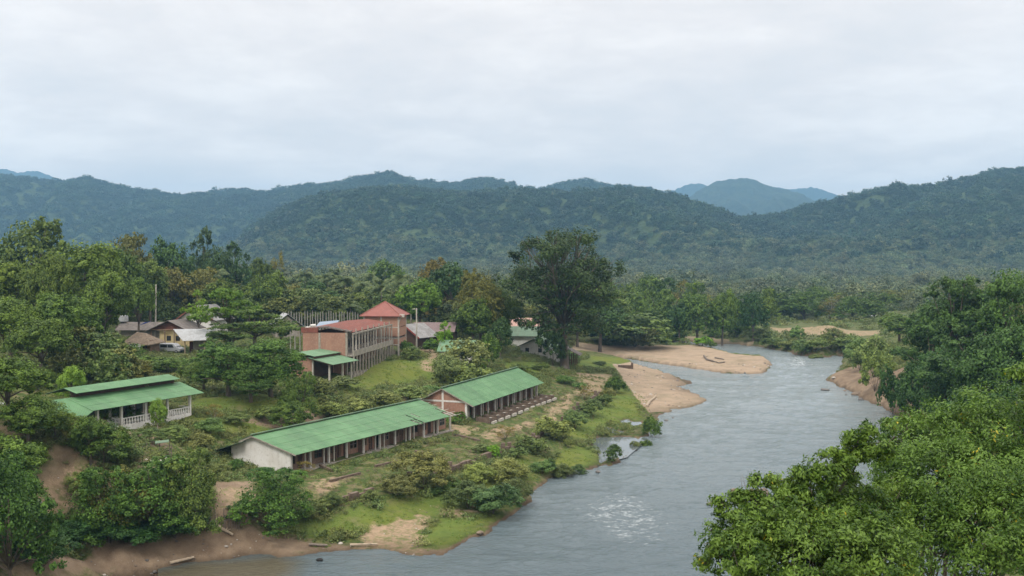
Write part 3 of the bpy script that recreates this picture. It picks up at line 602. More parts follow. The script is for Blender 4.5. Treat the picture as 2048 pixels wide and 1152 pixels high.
        if rr.random() < .75:      # timber lattice screen between posts
            sc = MB(); 
            for k in range(5): sc.box(xa+.2+k*w*.11, xa+.26+k*w*.11, .3, .34, .12, top-.35)
            for z_ in (1.1, 2.0): sc.box(xa+.2, xa+.3+w*.44, .342, .37, z_, z_+.06)
            sc.build('lattice_screen', TIMBER2, root)
    return root

A1 = G(583, 948, 4.0); rz1 = math.atan2(.878, .479)
bar_house(A1, rz1, 37.6, 10.0, 6.1, 4.35, 2.55, 'long row house nearest the camera with white plastered gable and patched green tin roof', 'white', 3, 10,
          torn=[(0, 27.1, 27.7), (0, 28.1, 28.6), (1, 28.4, 28.8), (1, 29.9, 30.3), (0, 35.6, 39), (1, 36.4, 36.8), (1, 37.2, 39), (2, 37.6, 37.95)], bare=True)
A2 = G(934, 846, 4.0); rz2 = math.atan2(.932, .362)
bar_house(A2, rz2, 34, 8.8, 4.35, 5.5, 2.85, 'long row house with bare brick gable crossed by a white beam and bright green roof', 'brick', 5, 11, torn=[(0, 18.2, 18.35), (0, 23.6, 23.75), (0, 33.9, 36)], over=1.35)
# low brick compartments in front of the second row house
def local(A, rz, x, y, z=0): c, s = math.cos(rz), math.sin(rz); return (A[0]+x*c-y*s, A[1]+x*s+y*c, A[2]+z)
for i in range(11):
    x = 1.6+i*3.05
    root = empty('brick_planter', local(A2, rz2, x, -3.4), rz2,
                 ['first low brick compartment, nearest the brick gable corner', 'second low brick compartment from the brick gable', 'third low brick compartment from the brick gable', 'fourth low brick compartment from the brick gable',
                  'fifth low brick compartment from the brick gable', 'middle low brick compartment of the row below the verandah', 'fifth low brick compartment from the far end', 'fourth low brick compartment from the far end',
                  'third low brick compartment from the far end', 'second low brick compartment from the far end', 'last low brick compartment at the far end of the row house'][i], 'planter', 'low brick compartments before the row house')
    MB().box(0, .22, 0, 2.5, -.3, .75).box(.222, 1.9, 0, .2, -.3, .6).box(.222, 1.9, 2.3, 2.5, -.3, .7).build('wall', STONE, root); MB().box(.3, 2.0, -.45, -.1, -.3, .12).build('step', CONCL, root)
    MB().box(-.05, .8, -.1, .22, .752, .80).build('coping', CONC, root)
    MB().box(.222, 1.9, .2, 2.3, -.3, .25).build('soil', mat('dark_soil', (.06, .04, .03), (.09, .06, .04), scale=3), root)

# ------------------------------------------------------------------ white bungalow with a verandah
Bc = G(383, 832, 9.2); rzb = rz1+R(2)
def bungalow():
    L = 17.0; root = empty('bungalow', Bc, rzb, 'white bungalow with verandah railing and a two tier green roof on the slope', 'house')
    # local x runs away from the camera; the verandah face is y=0, building extends to x = -L (toward the camera, left)
    MB().box(-L, 0, 0, 7.6, -1.4, .45).build('plinth', WHITE, root)
    MB().box(-L+.1, -3.2, 2.2, 2.4, .45, 3.3).build('front_wall', WHITE, root)
    MB().prismx([(2.2, .45), (7.5, .45), (7.5, 3.0), (4.2, 4.1), (2.2, 3.3)], -3.4, -3.2).build('end_wall', WHITE, root)
    MB().prismx([(2.2, .45), (7.5, .45), (7.5, 2.9), (2.2, 2.9)], -L+.1, -L+.3).build('end_wall', WHITE, root)
    MB().box(-L+.3, -3.4, 7.3, 7.5, .45, 3.0).build('back_wall', WHITE, root)
    for x in (-.15, -4.3, -8.2, -12.2, -16.0):
        MB().box(x-.14, x+.14, .02, .3, .45, 3.25).build('column', WHITE, root)
    MB().box(-L, 0, .04, .28, 3.252, 3.4).build('eave_beam', WHITE, root)
    for xa, xb in ((-.3, -4.15), (-4.45, -8.05), (-8.35, -12.05)):
        r = MB().box(xb, xa, .05, .2, 1.22, 1.34).build('railing', WHITE, root)
        m = MB(); n = int((xa-xb)/.42)
        for k in range(n):
            x = xb+(k+.5)*(xa-xb)/n; m.box(x-.07, x+.07, .07, .18, .45, 1.22); m.box(x-.14, x+.14, .08, .17, .72, .94)
        m.build('baluster', WHITE, r)
    # side rail at the far end and doorways
    MB().box(-.16, -.04, .32, 2.2, 1.22, 1.34).build('railing', WHITE, root)
    for x in (-5.2, -9.4, -13.2):
        MB().box(x-.6, x+.6, 2.14, 2.19, .46, 2.8).build('door', TIMBER, root)
    for x in (-7.3, -11.2, -15.2):
        f = MB().box(x-.65, x+.65, 2.13, 2.19, 1.3, 2.7).build('window', TIMBER2, root); MB().box(x-.55, x+.55, 2.11, 2.128, 1.4, 2.6).build('pane', GLASS, f)
    # roofs: low front roof, raised top roof, back roof, lean-to at the near end
    m = MB(); roof_side(m, -L-1.0, 1.1, -1.3, 3.15, 3.2, 4.45, 3); m.build('front_roof', GREEN, root)
    m = MB(); roof_side(m, -L-.4, .2, 2.2, 5.0, 4.4, 5.55, 1); m.build('top_roof', GREEN, root)
    m = MB(); roof_side(m, -L-.4, .2, 7.8, 4.6, 4.4, 5.55, 1); m.build('top_roof', GREEN_OLD, root)
    MB().box(-L-.2, 0, 3.1, 3.22, 4.2, 5.05).build('clerestory_wall', TIMBER, root)
    m = MB(); roof_side(m, -L-1.0, 1.0, 8.8, 3.0, 7.5, 3.7, 1); m.build('back_roof', GREEN_OLD, root)
    MB().slab([(-L-.95, -1.3, 3.12), (-L-.95, 3.2, 4.45), (-L-6.2, 4.2, 1.2), (-L-6.2, -1.0, .5)][::-1], .06).slab([(-L-.95, 3.21, 4.45), (-L-.95, 8.4, 3.6), (-L-6.2, 8.4, .9), (-L-6.2, 4.21, 1.2)][::-1], .06).build('lean_to_roof', GREEN, root)
    for y in (-.8, 3.5, 7.8): MB().box(-L-5.7, -L-5.5, y-.1, y+.1, -1.2, 1.1).build('column', WHITE, root)
bungalow()

# ------------------------------------------------------------------ unfinished two storey block
Cc = G(694, 750, 9.5); rzc = math.atan2(1, .15)
def block():
    L, Wd, Hh = 27.5, 8.4, 7.7; f2 = 3.7
    root = empty('unfinished_building', Cc, rzc, 'unfinished two storey brick block with rows of raw concrete columns and rusty roof', 'building')
    MB().box(0, L, -1.2, Wd, -.8, .05).build('floor_slab', CONC, root)
    MB().box(0, L, -1.4, Wd-.25, f2-.3, f2-.05).build('upper_floor', CONC, root)
    # front (south) brick wall with a concrete pier
    MB().box(0, .22, .25, Wd-3.4, .05, Hh).box(.001, .22, Wd-3.0, Wd, .05, Hh).build('brick_wall', BRICK, root)
    MB().box(-.06, .26, Wd-3.4, Wd-3.0, .05, Hh-.05).box(-.08, .3, -.1, .25, .05, Hh+.05).build('concrete_pier', CONC, root)
    MB().box(.24, L, 2.4, 2.6, .05, f2-.3).build('inner_wall', PBRICK, root)
    MB().box(.24, L, 2.4, 2.6, f2-.05, Hh-.3).build('inner_wall', CONC, root)
    MB().box(.24, L, Wd-.2, Wd-.01, .05, Hh-.2).build('back_wall', BRICK, root)
    MB().box(0, L, -1.4, -1.2, f2-.05, f2+.75).build('balcony_wall', CONC, root)
    MB().box(0, L, -1.25, -1.0, Hh-.3, Hh-.05).build('top_beam', CONC, root)
    n = 15
    for i in range(n):
        x = .2+i*(L-.4)/(n-1)
        MB().box(x-.13, x+.13, -1.38, -1.12, -.4, f2-.32).build('column', CONC, root)
        MB().box(x-.1, x+.1, -1.19, -.99, f2-.04, Hh-.31).build('column', CONCL if i % 3 else CONC, root)
        if i % 2: MB().box(x-.1, x+.1, -1.2, -1.0, Hh-.05, Hh+.5+.3*rnd.random()).build('column_stub', CONC, root)
    for i in range(n-1):
        x = .2+(i+.5)*(L-.4)/(n-1)
        MB().box(x-.5, x+.5, 2.34, 2.38, .1, 2.3).build('door', TIMBER, root)
        MB().box(x-.45, x+.45, 2.34, 2.38, f2+.6, f2+2.2).build('window', GLASS, root)
    for i in (3, 6, 9, 12):
        x = .2+i*(L-.4)/(n-1); MB().bar((x, -1.25, f2-.3), (x+1.7, -1.25, 1.6), .1, .12).build('brace', CONC, root)
    # roof: dark red sheets falling to the middle, ragged pale front edge
    m = MB(); roof_side(m, .4, L+.3, -.9, Hh+.1, Wd*.5, Hh+.95, 2); roof_side(m, .4, L+.3, Wd+.3, Hh+.55, Wd*.5+.02, Hh+.95, 2); m.build('roof', RUST, root)
    m = MB()
    for k in range(26):
        y = -.6+k*.34; z = Hh+.1+(y+.9)/(Wd*.5+.9)*.85 if y < Wd/2 else Hh+.95-(y-Wd/2)*.09
        m.box(.1+.35*rnd.random(), 1.3+.5*rnd.random(), y, y+.3, z-.02, z+.16+.08*rnd.random())
    m.build('broken_tiles', FIBRO, root)
    MB().box(-.1, .25, Wd-2.9, Wd+.3, Hh+.005, Hh+.95).build('gable_panel', RUST, root)
block()
# ------------------------------------------------------------------ square tower with a hipped red roof
def tower():
    c = G(766, 716, 9.8); c = (c[0], c[1]+4, 9.8); s = 3.85; Hh = 8.9
    root = empty('brick_tower', c, R(-6), 'square three storey brick tower with hipped red roof', 'tower')
    MB().box(-s, s, -s, s, -.6, .1).build('floor_slab', CONC, root)
    for k, (z0, z1, m_) in enumerate(((2.95, 4.0, PBRICK), (4.55, 6.4, PBRICK), (6.55, Hh-.2, PBRICK))):
        MB().box(-s+.3, s-.3, -s+.05, -s+.25, z0, z1).box(-s+.05, -s+.25, -s+.3, s-.3, z0, z1).box(s-.25, s-.05, -s+.3, s-.3, z0, z1).box(-s+.3, s-.3, s-.25, s-.05, z0, z1).build('brick_panel', m_, root)
    MB().box(-s+.3, s-.3, -s+.04, -s+.24, 6.4, 6.55).box(-s+.3, s-.3, -s+.02, -s+.3, 4.1, 4.3).box(-s+.3, s-.3, -s+.02, -s+.3, 2.7, 2.95).build('ring_beam', CONCL, root)
    MB().box(-s+.31, s-.31, -s+.3, s-.3, 3.9, 4.09).build('upper_floor', CONC, root)
    for x, y in ((-1, -1), (1, -1), (1, 1), (-1, 1), (0, -1), (0, 1)):
        MB().box(x*(s-.15)-.15, x*(s-.15)+.15, y*(s-.15)-.15, y*(s-.15)+.15, .1, Hh).build('column', CONCL, root)
    for x in (-1.8, 1.8): MB().box(x-1.2, x+1.2, -s+.18, -s+.24, .1, 1.6).build('ground_wall', CONC, root)
    o = s+.65; zt = Hh+2.9
    MB().add([(-o, -o, Hh), (o, -o, Hh), (o, o, Hh), (-o, o, Hh), (0, 0, zt), (-o, -o, Hh-.12), (o, -o, Hh-.12), (o, o, Hh-.12), (-o, o, Hh-.12)],
             [(0,1,4),(1,2,4),(2,3,4),(3,0,4),(0,5,6,1),(1,6,7,2),(2,7,8,3),(3,8,5,0),(8,7,6,5)]).build('hip_roof', REDTIN, root)
    m = MB()
    for a, b in ((-o, -o), (o, -o), (o, o), (-o, o)): m.bar((a, b, Hh+.06), (0, 0, zt+.06), .16, .08)
    m.build('hip_cap', mat('dull_red', (.30, .13, .10), (.25, .1, .08)), root)
    MB().box(o-.5, o+.5, -o+.2, -o+.9, Hh-.25, Hh+.35).bar((o-.2, -o+.6, Hh-.2), (s-.1, -s+.2, Hh-1.6), .14, .14).build('gutter_box', CONCL, root)
tower()
# ------------------------------------------------------------------ small brick house with two green roofs
def small_house():
    c = G(638, 757, 9.4); root = empty('brick_outbuilding', c, math.atan2(1, .42), 'small pink brick house with split green roof and porch post', 'house')
    # local x away, y left
    MB().box(-2.0, 5.2, 0, 7.4, -1.2, .05).build('floor_slab', CONC, root)
    MB().box(-1.99, -1.8, .2, 2.9, .05, 3.9).box(-1.99, -1.8, 4.3, 6.0, .05, 3.6).box(-1.99, -1.8, 2.9, 4.3, .05, 1.5).box(-1.99, -1.8, 2.9, 4.3, 2.3, 3.8).build('brick_wall', PBRICK, root)
    f = MB().box(-1.93, -1.86, 2.9, 4.3, 1.5, 1.56).box(-1.93, -1.86, 2.9, 4.3, 2.24, 2.3).box(-1.93, -1.86, 3.56, 3.64, 1.56, 2.24).build('window', CONCL, root)
    MB().box(-1.89, -1.87, 2.92, 4.28, 1.56, 2.24).build('pane', GLASS, f)
    MB().box(-1.78, 5, .2, .4, .05, 3.9).build('side_wall', TIMBER, root)
    MB().box(5, 5.2, .2, 6.0, .05, 3.9).build('back_wall', PBRICK, root)
    m = MB(); roof_side(m, -2.8, 5.6, 6.8, 3.65, 2.6, 4.45, 1, th=.07); m.build('left_roof', TILEG, root)
    m = MB(); roof_side(m, -3.0, 5.6, -1.1, 4.25, 2.75, 4.85, 1, th=.07); m.build('middle_roof', TILEG, root)
    m = MB(); roof_side(m, -3.1, 5.6, -4.9, 2.95, .2, 4.0, 1, th=.07); m.build('porch_roof', TILEG, root)
    MB().box(-2.9, 5.4, -.9, -.7, 3.85, 4.2).bar((-2.95, -4.7, 2.85), (-2.95, .2, 3.86), .1, .2).build('fascia', TIMBER, root)
    for x, y in ((-2.2, -3.6), (1.6, -3.9), (-2.2, -.2), (5, -3.6)): MB().box(x-.13, x+.13, y-.13, y+.13, -1.0, 3.05 if y < -1 else 3.8).build('porch_post', CONCL, root)
small_house()

# ------------------------------------------------------------------ rows of bare concrete posts
POSTG = mat('aged_post_concrete', (.29, .28, .245), (.19, .185, .16), rough=.92, scale=.6)
def post(p, h, label, group, r=.10, mtl=POSTG, name='concrete_post'):
    o = MB().box(-r, r, -r, r, -.5, h).box(-r*.35, r*.35, -r*.35, r*.35, h, h+.25).build(name, mtl); o.location = p; tag(o, label, 'post', group); return o
P0 = None
for i in range(29):
    px = 567+i*5.3+rnd.uniform(-.8, .8); py = 645+rnd.uniform(-1, 1); Y = 262-i*.4
    g = GY(px, 645, Y); z = h1(g[0], g[1]); top = GY(px, 624+rnd.uniform(-1.5, 2.0)+(i % 3 == 1)*2, Y)[2]
    if P0 is None: P0 = post((g[0], g[1], z), top-z, 'bare pale concrete post in the dense row behind the rusty roof', 'row of bare concrete posts'); bz = top-z
    else:
        o = P0.copy(); COL.objects.link(o); o.location = (g[0], g[1], z); o.scale = (1, 1, (top-z)/bz)
for i, (px, yt) in enumerate(((581, 664), (590, 664), (600, 668))):
    g = GY(px, 690, 208); z = h1(g[0], g[1])
    post((g[0], g[1], z), GY(px, yt, 208)[2]-z, ['left bare post of three beside the brick block', 'middle bare post of three beside the brick block', 'bare post of three touching the brick block corner'][i], 'posts beside the brick block')
# utility poles
def utility(px, yt, Y, label, lean=0, arm=True):
    g = GY(px, yt, Y); z = h1(g[0], g[1]); Hh = g[2]-z
    root = empty('utility_pole', (g[0], g[1], z), R(10), label, 'utility pole')
    MB().tube([(lean, 0, -.5), (0, 0, Hh)], [.2, .13], 8).build('pole', CONCL, root)
    if arm:
        MB().box(-.9, .3, -.06, .06, Hh-.35, Hh-.22).build('crossarm', CONC, root)
        for x in (-.75, -.35): MB().tube([(x, 0, Hh-.22), (x, 0, Hh-.02)], .05, 6).build('insulator', WHITE, root)
utility(833, 616, 232, 'grey utility pole with short crossarm beside the red roofed tower')
utility(312, 569, 236, 'tall pale pole rising behind the grey roofs among the trees', lean=-.3, arm=False)
utility(806, 604, 300, 'thin distant pole behind the tower roof', arm=False)

# ------------------------------------------------------------------ village houses on the left
def frame(px, py, Y, rz, name, label, cat='house', z=None):
    g = GY(px, py, Y); return empty(name, (g[0], g[1], h1(g[0], g[1]) if z is None else z), rz, label, cat)
def village():
    # gabled house: local x right, y away
    r = frame(338, 690, 231, R(-8), 'gabled_house', 'house with brown timber gable and yellow wall above the parked van', z=11.0)
    s = 2100/231
    X = lambda px: (px-338)/s; Z = lambda py: (CAM_Z-(py-515)/s)-11.0
    MB().box(-3.2, 6.2, 0, 9, -.6, .1).build('floor_slab', CONC, r)
    MB().box(-2.6, 5.6, .8, 1.0, .1, Z(661)).build('front_wall', YELLOW, r)
    MB().box(-2.6, -2.4, 1.0, 8.8, .1, Z(661)).box(5.4, 5.6, 1.0, 8.8, .1, Z(661)).build('side_wall', YELLOW, r)
    MB().prism([(-4.6, Z(659)), (3.6, Z(659)), (0.0, Z(644)), ], .3, .5).build('gable_board', mat('redbrown_board', (.16, .065, .045), (.11, .05, .035)), r)
    MB().bar((-4.4, .1, Z(660)), (3.6, .1, Z(660)), .14, .2).build('tie_beam', mat('tan_beam', (.30, .2, .12), (.24, .16, .1)), r)
    for x in (-4.2, -1.0, 1.2): MB().box(x-.1, x+.1, .02, .2, -.4, Z(660)).build('porch_post', TIMBER2, r)
    MB().slab([(-5.6, -.6, Z(664)), (0, -.6, Z(641)), (0, 9, Z(641)), (-5.6, 9, Z(664))][::1], .09).build('left_roof', FIBRO, r)
    MB().slab([(0.02, -.6, Z(641)), (4.6, -.6, Z(660)), (4.6, 9, Z(660)), (.02, 9, Z(641))], .09).build('right_roof', FIBRO, r)
    for x in (-.4, 1.7, 3.6):
        f = MB().box(x-.5, x+.5, .74, .79, 1.6, 2.7).build('window', TIMBER, r); MB().box(x-.4, x+.4, .72, .738, 1.7, 2.6).build('pane', GLASS, f)
    c = frame(292, 655, 236, 0, 'blue_tarp', 'small blue tarpaulin lying on the grey roof', 'tarpaulin', z=11+Z(655)+.8)
    MB().add([(-.9, -2, -.55), (1.0, -2, .15), (.9, 1, .2), (-1.0, 1, -.5), (0, -.5, .1)], [(0,1,4),(1,2,4),(2,3,4),(3,0,4)]).build('sheet', BLUE, c)
    # long grey roofed wing behind
    r = frame(255, 660, 243, R(-4), 'grey_roofed_house', 'low house with long weathered grey roof left of the brown gable', z=11.2)
    MB().box(-1.5, 11, 0, 6, -.5, 3.2).build('wall', CONC, r)
    m = MB(); roof_side(m, -2.6, 12, -1, 3.0, 3, 4.7, 2); roof_side(m, -2.6, 12, 7, 3.0, 3.02, 4.7, 2); m.build('roof', FIBRO, r)
    r = frame(247, 650, 246, R(5), 'water_tank', 'pale tank standing left of the long grey roof', 'tank')
    MB().tube([(0, 0, 3.4), (0, 0, 3.6), (0, 0, 4.8), (0, 0, 5.0)], [.9, 1.1, 1.1, .6], 14).build('tank_body', PALETIN, r)
    MB().box(-1.0, -.8, -1, -.8, 0, 3.4).box(1, 1.2, -1, -.8, 0, 3.4).box(-1.2, -1, .8, 1, 0, 3.4).box(1, 1.2, .8, 1, 0, 3.4).build('stand', CONC, r)
    # tin carport
    r = frame(370, 706, 217, R(-6), 'carport', 'tin roofed carport on thin posts sheltering the silver van', 'carport', z=11.0)
    s2 = 2100/219; Z2 = lambda py: (CAM_Z-(py-515)/s2)-11
    MB().slab([(-5.0, 5.6, Z2(661)), (-.2, -.6, Z2(680)), (4.8, -.4, Z2(678)), (4.3, 6, Z2(660))], .06).build('tin_roof', PALETIN, r)
    for x, y, z in ((0, 0, Z2(681)), (4.2, 0, Z2(680)), (-3.9, 3.6, Z2(668)), (3.9, 5.2, Z2(664))): MB().box(x-.1, x+.1, y-.1, y+.1, -.5, z).build('post', mat('tan_post', (.33, .27, .17), (.27, .21, .14)), r)
    MB().box(.9, 4.8, 2.0, 2.2, 0, Z2(680)).build('wall', CONC, r); MB().box(.15, .85, 1.95, 2.15, 0, 2.5).build('door', mat('maroon', (.10, .03, .03), (.08, .025, .025)), r)
    # thatched hut
    r = frame(272, 700, 214, R(-10), 'thatched_hut', 'low hut with broad drooping thatched roof', 'hut')
    MB().box(-1.6, 2.8, .6, 4.4, -.4, 2.4).build('wall', TIMBER2, r)
    g = MB(); 
    g.add([(-3.2, -1, 1.4), (3.4, -1.2, 1.7), (3.6, 5.6, 1.8), (-3.3, 5.4, 1.5), (-.9, 2.0, 4.0), (1.0, 2.1, 3.8), (-3.2, -1, 1.2), (3.4, -1.2, 1.5), (3.6, 5.6, 1.6), (-3.3, 5.4, 1.3)],
          [(0,1,5,4),(1,2,5),(2,3,4,5),(3,0,4),(0,6,7,1),(1,7,8,2),(2,8,9,3),(3,9,6,0)]).build('thatch_roof', THATCH, r)
    for x in (.6, 1.2, 1.8): MB().box(x, x+.35, .52, .58, .9, 1.7).build('window', mat('dark_gap', (.02, .018, .015), (.03, .025, .02)), r)
    r = frame(270, 690, 209, R(0), 'laundry', 'white cloths hung to dry beside the thatched hut', 'laundry')
    MB().bar((-1.4, 0, 2.1), (1.4, 0, 2.1), .04, .04).box(-1.45, -1.38, -.03, .03, -.2, 2.3).box(1.38, 1.45, -.03, .03, -.2, 2.3).build('line', TIMBER2, r)
    MB().add([(-1.2, .05, 2.1), (-.5, -.05, 2.1), (-.45, .12, 1.2), (-1.15, -.1, 1.1)], [(0,1,2,3)]).add([(-.3, 0, 2.1), (.2, .05, 2.1), (.25, -.1, 1.5), (-.35, .1, 1.4)], [(0,1,2,3)]).add([(.4, 0, 2.1), (1.1, .05, 2.1), (1.0, -.1, .9), (.45, .1, 1.0)], [(0,1,2,3)]).build('cloth', mat('white_cloth', (.75, .75, .76), (.68, .68, .7)), r)
    # house with white gable further back
    r = frame(392, 640, 256, R(-14), 'white_gabled_house', 'house with white gable and red brown barge boards behind the carport', z=11.3)
    MB().box(-4, 4, 0, 9, -.5, 5.0).build('wall', WHITE, r)
    MB().prism([(-4, 5.0), (4, 5.0), (0, 7.7)], .02, .2).build('gable_wall', WHITE, r)
    MB().slab([(-5.2, -.7, 4.4), (0, -.7, 8.0), (0, 9.6, 8.0), (-5.2, 9.6, 4.4)], .12).slab([(.01, -.7, 8.0), (5.2, -.7, 4.4), (5.2, 9.6, 4.4), (.01, 9.6, 8.0)], .12).build('roof', GREYTIN, r)
    MB().bar((-5.2, -.75, 4.4), (0, -.75, 8.0), .08, .3).bar((0, -.75, 8.0), (5.2, -.75, 4.4), .08, .3).build('barge_board', mat('redbrown', (.22, .08, .06), (.17, .07, .05)), r)
    # slanting tin roof near the post row
    r = frame(575, 650, 258, R(20), 'tin_roofed_shed', 'shed with steep pale corrugated roof left of the post row', 'shed')
    MB().box(-3, 3, 0, 7, -.5, 3.2).prism([(-3, 3.2), (3, 3.2), (0, 5.6)], 0, .2).build('wall', CONC, r)
    MB().slab([(.01, -.6, 6.2), (4.6, -.6, 2.6), (4.6, 7.6, 2.6), (.01, 7.6, 6.2)], .08).slab([(-4.2, -.6, 2.9), (0, -.6, 6.2), (0, 7.6, 6.2), (-4.2, 7.6, 2.9)], .08).build('roof', PALETIN, r)
    # tarps / sacks behind the rusty roof
    for px, m_, w, lb in ((655, BLUE, 1.6, 'pale blue roofed lean-to behind the rusty roof'), (628, WHITE, 1.7, 'heap of white sacks behind the rusty roof')):
        r = frame(px, 648, 240, 0, 'shelter' if m_ is BLUE else 'sack_pile', lb, 'shelter' if m_ is BLUE else 'sacks')
        if m_ is BLUE:
            MB().box(-2, -1.85, -1, -.85, -.4, 4.2).box(1.85, 2, -1, -.85, -.4, 4.2).build('post', CONC, r)
            MB().slab([(-2.6, -1.6, 4.1), (2.4, -1.6, 4.6), (2.2, 2.5, 5.6), (-2.3, 2.5, 5.2)], .08).build('roof', mat('faded_blue', (.20, .26, .33), (.26, .30, .35)), r)
        else:
            g = MB()
            for k in range(9): x = rnd.uniform(-1.8, 1.8); z = 3.6+rnd.uniform(0, 1.1)-abs(x)*.3; g.tube([(x-.5, rnd.uniform(-.6, .6), z), (x+.5, rnd.uniform(-.6, .6), z+.1)], [.35, .3], 7)
            g.box(-2.2, 2.2, -1, 1, -.4, 3.5); g.build('sacks', WHITE, r)
    # brick building behind, seen between the posts
    r = frame(700, 652, 240, R(-4), 'low_brick_building', 'low orange brick wall building behind the post row by the tower')
    MB().box(-4.5, 4.5, 0, 4, -.5, 4.3).build('wall', BRICK, r); MB().slab([(-4.8, -.5, 4.35), (4.8, -.5, 4.35), (4.8, 4.4, 4.7), (-4.8, 4.4, 4.7)], .1).build('roof', FIBRO, r)
    # houses right of the tower
    r = frame(812, 690, 238, R(-35), 'dark_roofed_house', 'house with grey roof and red barge board just right of the tower')
    MB().box(-3.6, 3.2, 0, 6, -.4, 2.9).prism([(-3.6, 2.9), (3.2, 2.9), (-.2, 4.9)], 0, .2).build('wall', TIMBER, r)
    MB().slab([(-5, -.8, 2.3), (-.2, -.8, 5.2), (-.2, 6.6, 5.2), (-5, 6.6, 2.3)], .1).slab([(-.19, -.8, 5.2), (4.6, -.8, 2.3), (4.6, 6.6, 2.3), (-.19, 6.6, 5.2)], .1).build('roof', GREYTIN, r)
    MB().bar((-.2, -.85, 5.15), (4.6, -.85, 2.2), .08, .35).build('barge_board', mat('deep_red', (.24, .06, .045), (.2, .05, .04)), r)
    r = frame(856, 694, 247, R(-3), 'garage', 'open garage with brown tin roof and white fascia sheltering a dark car', 'garage')
    MB().box(-3.6, -3.4, 0, 7, -.4, 3.2).box(6, 6.2, 0, 7, -.4, 3.2).box(-3.4, 6, 6.8, 7, -.4, 3.2).build('wall', TIMBER, r)
    m = MB(); roof_side(m, -3.9, 6.4, -1.0, 3.6, 4, 5.6, 2); roof_side(m, -3.9, 6.4, 8, 3.6, 4.02, 5.6, 2); m.build('roof', mat('brown_tin', (.17, .12, .115), (.13, .095, .09), rough=.8, scale=1.2, c3=(.22, .18, .17)), r)
    MB().box(-3.8, 2.0, -.95, -.9, 2.7, 3.55).build('fascia', WHITE, r); MB().box(2.3, 4.0, -.5, -.3, -.3, 2.4).build('brick_pier', BRICK, r)
    # green roofed house half hidden by the pale bushes
    r = frame(905, 705, 222, R(-8), 'green_roofed_house', 'low house with pale green roof half hidden by light bushes')
    MB().box(-2.6, 4, 0, 5, -1.5, 2.4).build('wall', WHITE, r)
    m = MB(); roof_side(m, -3.2, 4.6, -.9, 2.2, 2.5, 4.4, 2); roof_side(m, -3.2, 4.6, 5.9, 2.2, 2.52, 4.4, 2); m.build('roof', TILEG, r)
    # white house under the big tree
    r = frame(1068, 716, 268, R(-16), 'white_house', 'small white house with green roof under the tallest tree')
    MB().box(-3.6, 4, 0, 7, -.6, 2.6).prism([(-3.6, 2.6), (4, 2.6), (.2, 4.1)], 0, .2).build('wall', WHITE, r)
    MB().slab([(-4.6, -1.2, 2.2), (.2, -1.2, 4.5), (.2, 7.8, 4.5), (-4.6, 7.8, 2.2)], .1).slab([(.21, -1.2, 4.5), (5, -1.2, 2.2), (5, 7.8, 2.2), (.21, 7.8, 4.5)], .1).build('roof', MOSSG, r)
    for x in (-1.8, 1.6): f = MB().box(x-.5, x+.5, -.05, -.003, .9, 2.0).build('window', TIMBER, r); MB().box(x-.4, x+.4, -.07, -.052, 1.0, 1.9).build('pane', GLASS, f)
    r = frame(1050, 690, 300, R(-10), 'pink_roofed_house', 'house with pale pink roof glimpsed between two tree crowns')
    MB().box(-4, 4, 0, 6, -.5, 4.6).build('wall', WHITE, r); m = MB(); roof_side(m, -4.8, 4.8, -1, 4.6, 3, 7.2, 2); roof_side(m, -4.8, 4.8, 7, 4.6, 3.02, 7.2, 2); m.build('roof', mat('pink_tin', (.42, .27, .22), (.36, .23, .19)), r)
    r = frame(1052, 700, 280, R(-10), 'tall_green_roofed_house', 'house with green roof behind the small white house')
    MB().box(-4, 4, 0, 6, -.5, 3.6).build('wall', WHITE, r); m = MB(); roof_side(m, -4.8, 4.8, -1, 3.6, 3, 6.0, 2); roof_side(m, -4.8, 4.8, 7, 3.6, 3.02, 6.0, 2); m.build('roof', MOSSG, r)
    # open shed on brown posts
    r = frame(1132, 713, 262, R(-10), 'open_shed', 'open sided shed on dark posts beside the sandbar', 'shed')
    for x in (-1.4, .3, 1.4, 2.3):
        for y in (0, 4): MB().box(x-.11, x+.11, y-.11, y+.11, -.6, 3.0 if x < 2 else 2.6).build('post', mat('redbrown_post', (.15, .07, .05), (.11, .055, .04)), r)
    MB().slab([(-1.6, -.8, 5.0), (3.6, -.8, 2.5), (3.6, 5, 2.5), (-1.6, 5, 5.0)], .12).slab([(-5, -.8, 3.2), (-1.61, -.8, 5.0), (-1.61, 5, 5.0), (-5, 5, 3.2)], .12).build('roof', FIBRO, r)
    MB().box(-4.6, -1.6, .5, .7, -.4, 2.8).build('wall', WHITE, r)
    # distant roofs in the trees
    for px, py, Y, m_, lb in ((1757, 631, 460, PALETIN, 'far shed with white roof beyond the gravel field'), (567, 556, 700, PALETIN, 'distant pale roof among palms left of the hill foot'), (402, 590, 420, BRICK, 'distant pinkish house among yellowish trees'),
                              (428, 575, 500, WHITE, 'white patch of a far house wall above the flat topped tree')):
        r = frame(px, py, Y, R(-12), 'distant_house', lb); r.location.z = GY(px, py, Y)[2]-3.0
        MB().box(-2.2, 2.2, 0, 4, -4, 2.2).build('wall', WHITE, r); MB().slab([(-2.8, -.6, 2.0), (2.8, -.6, 2.0), (2.8, 3, 3.0), (-2.8, 3, 3.0)], .1).build('roof', m_, r)
village()

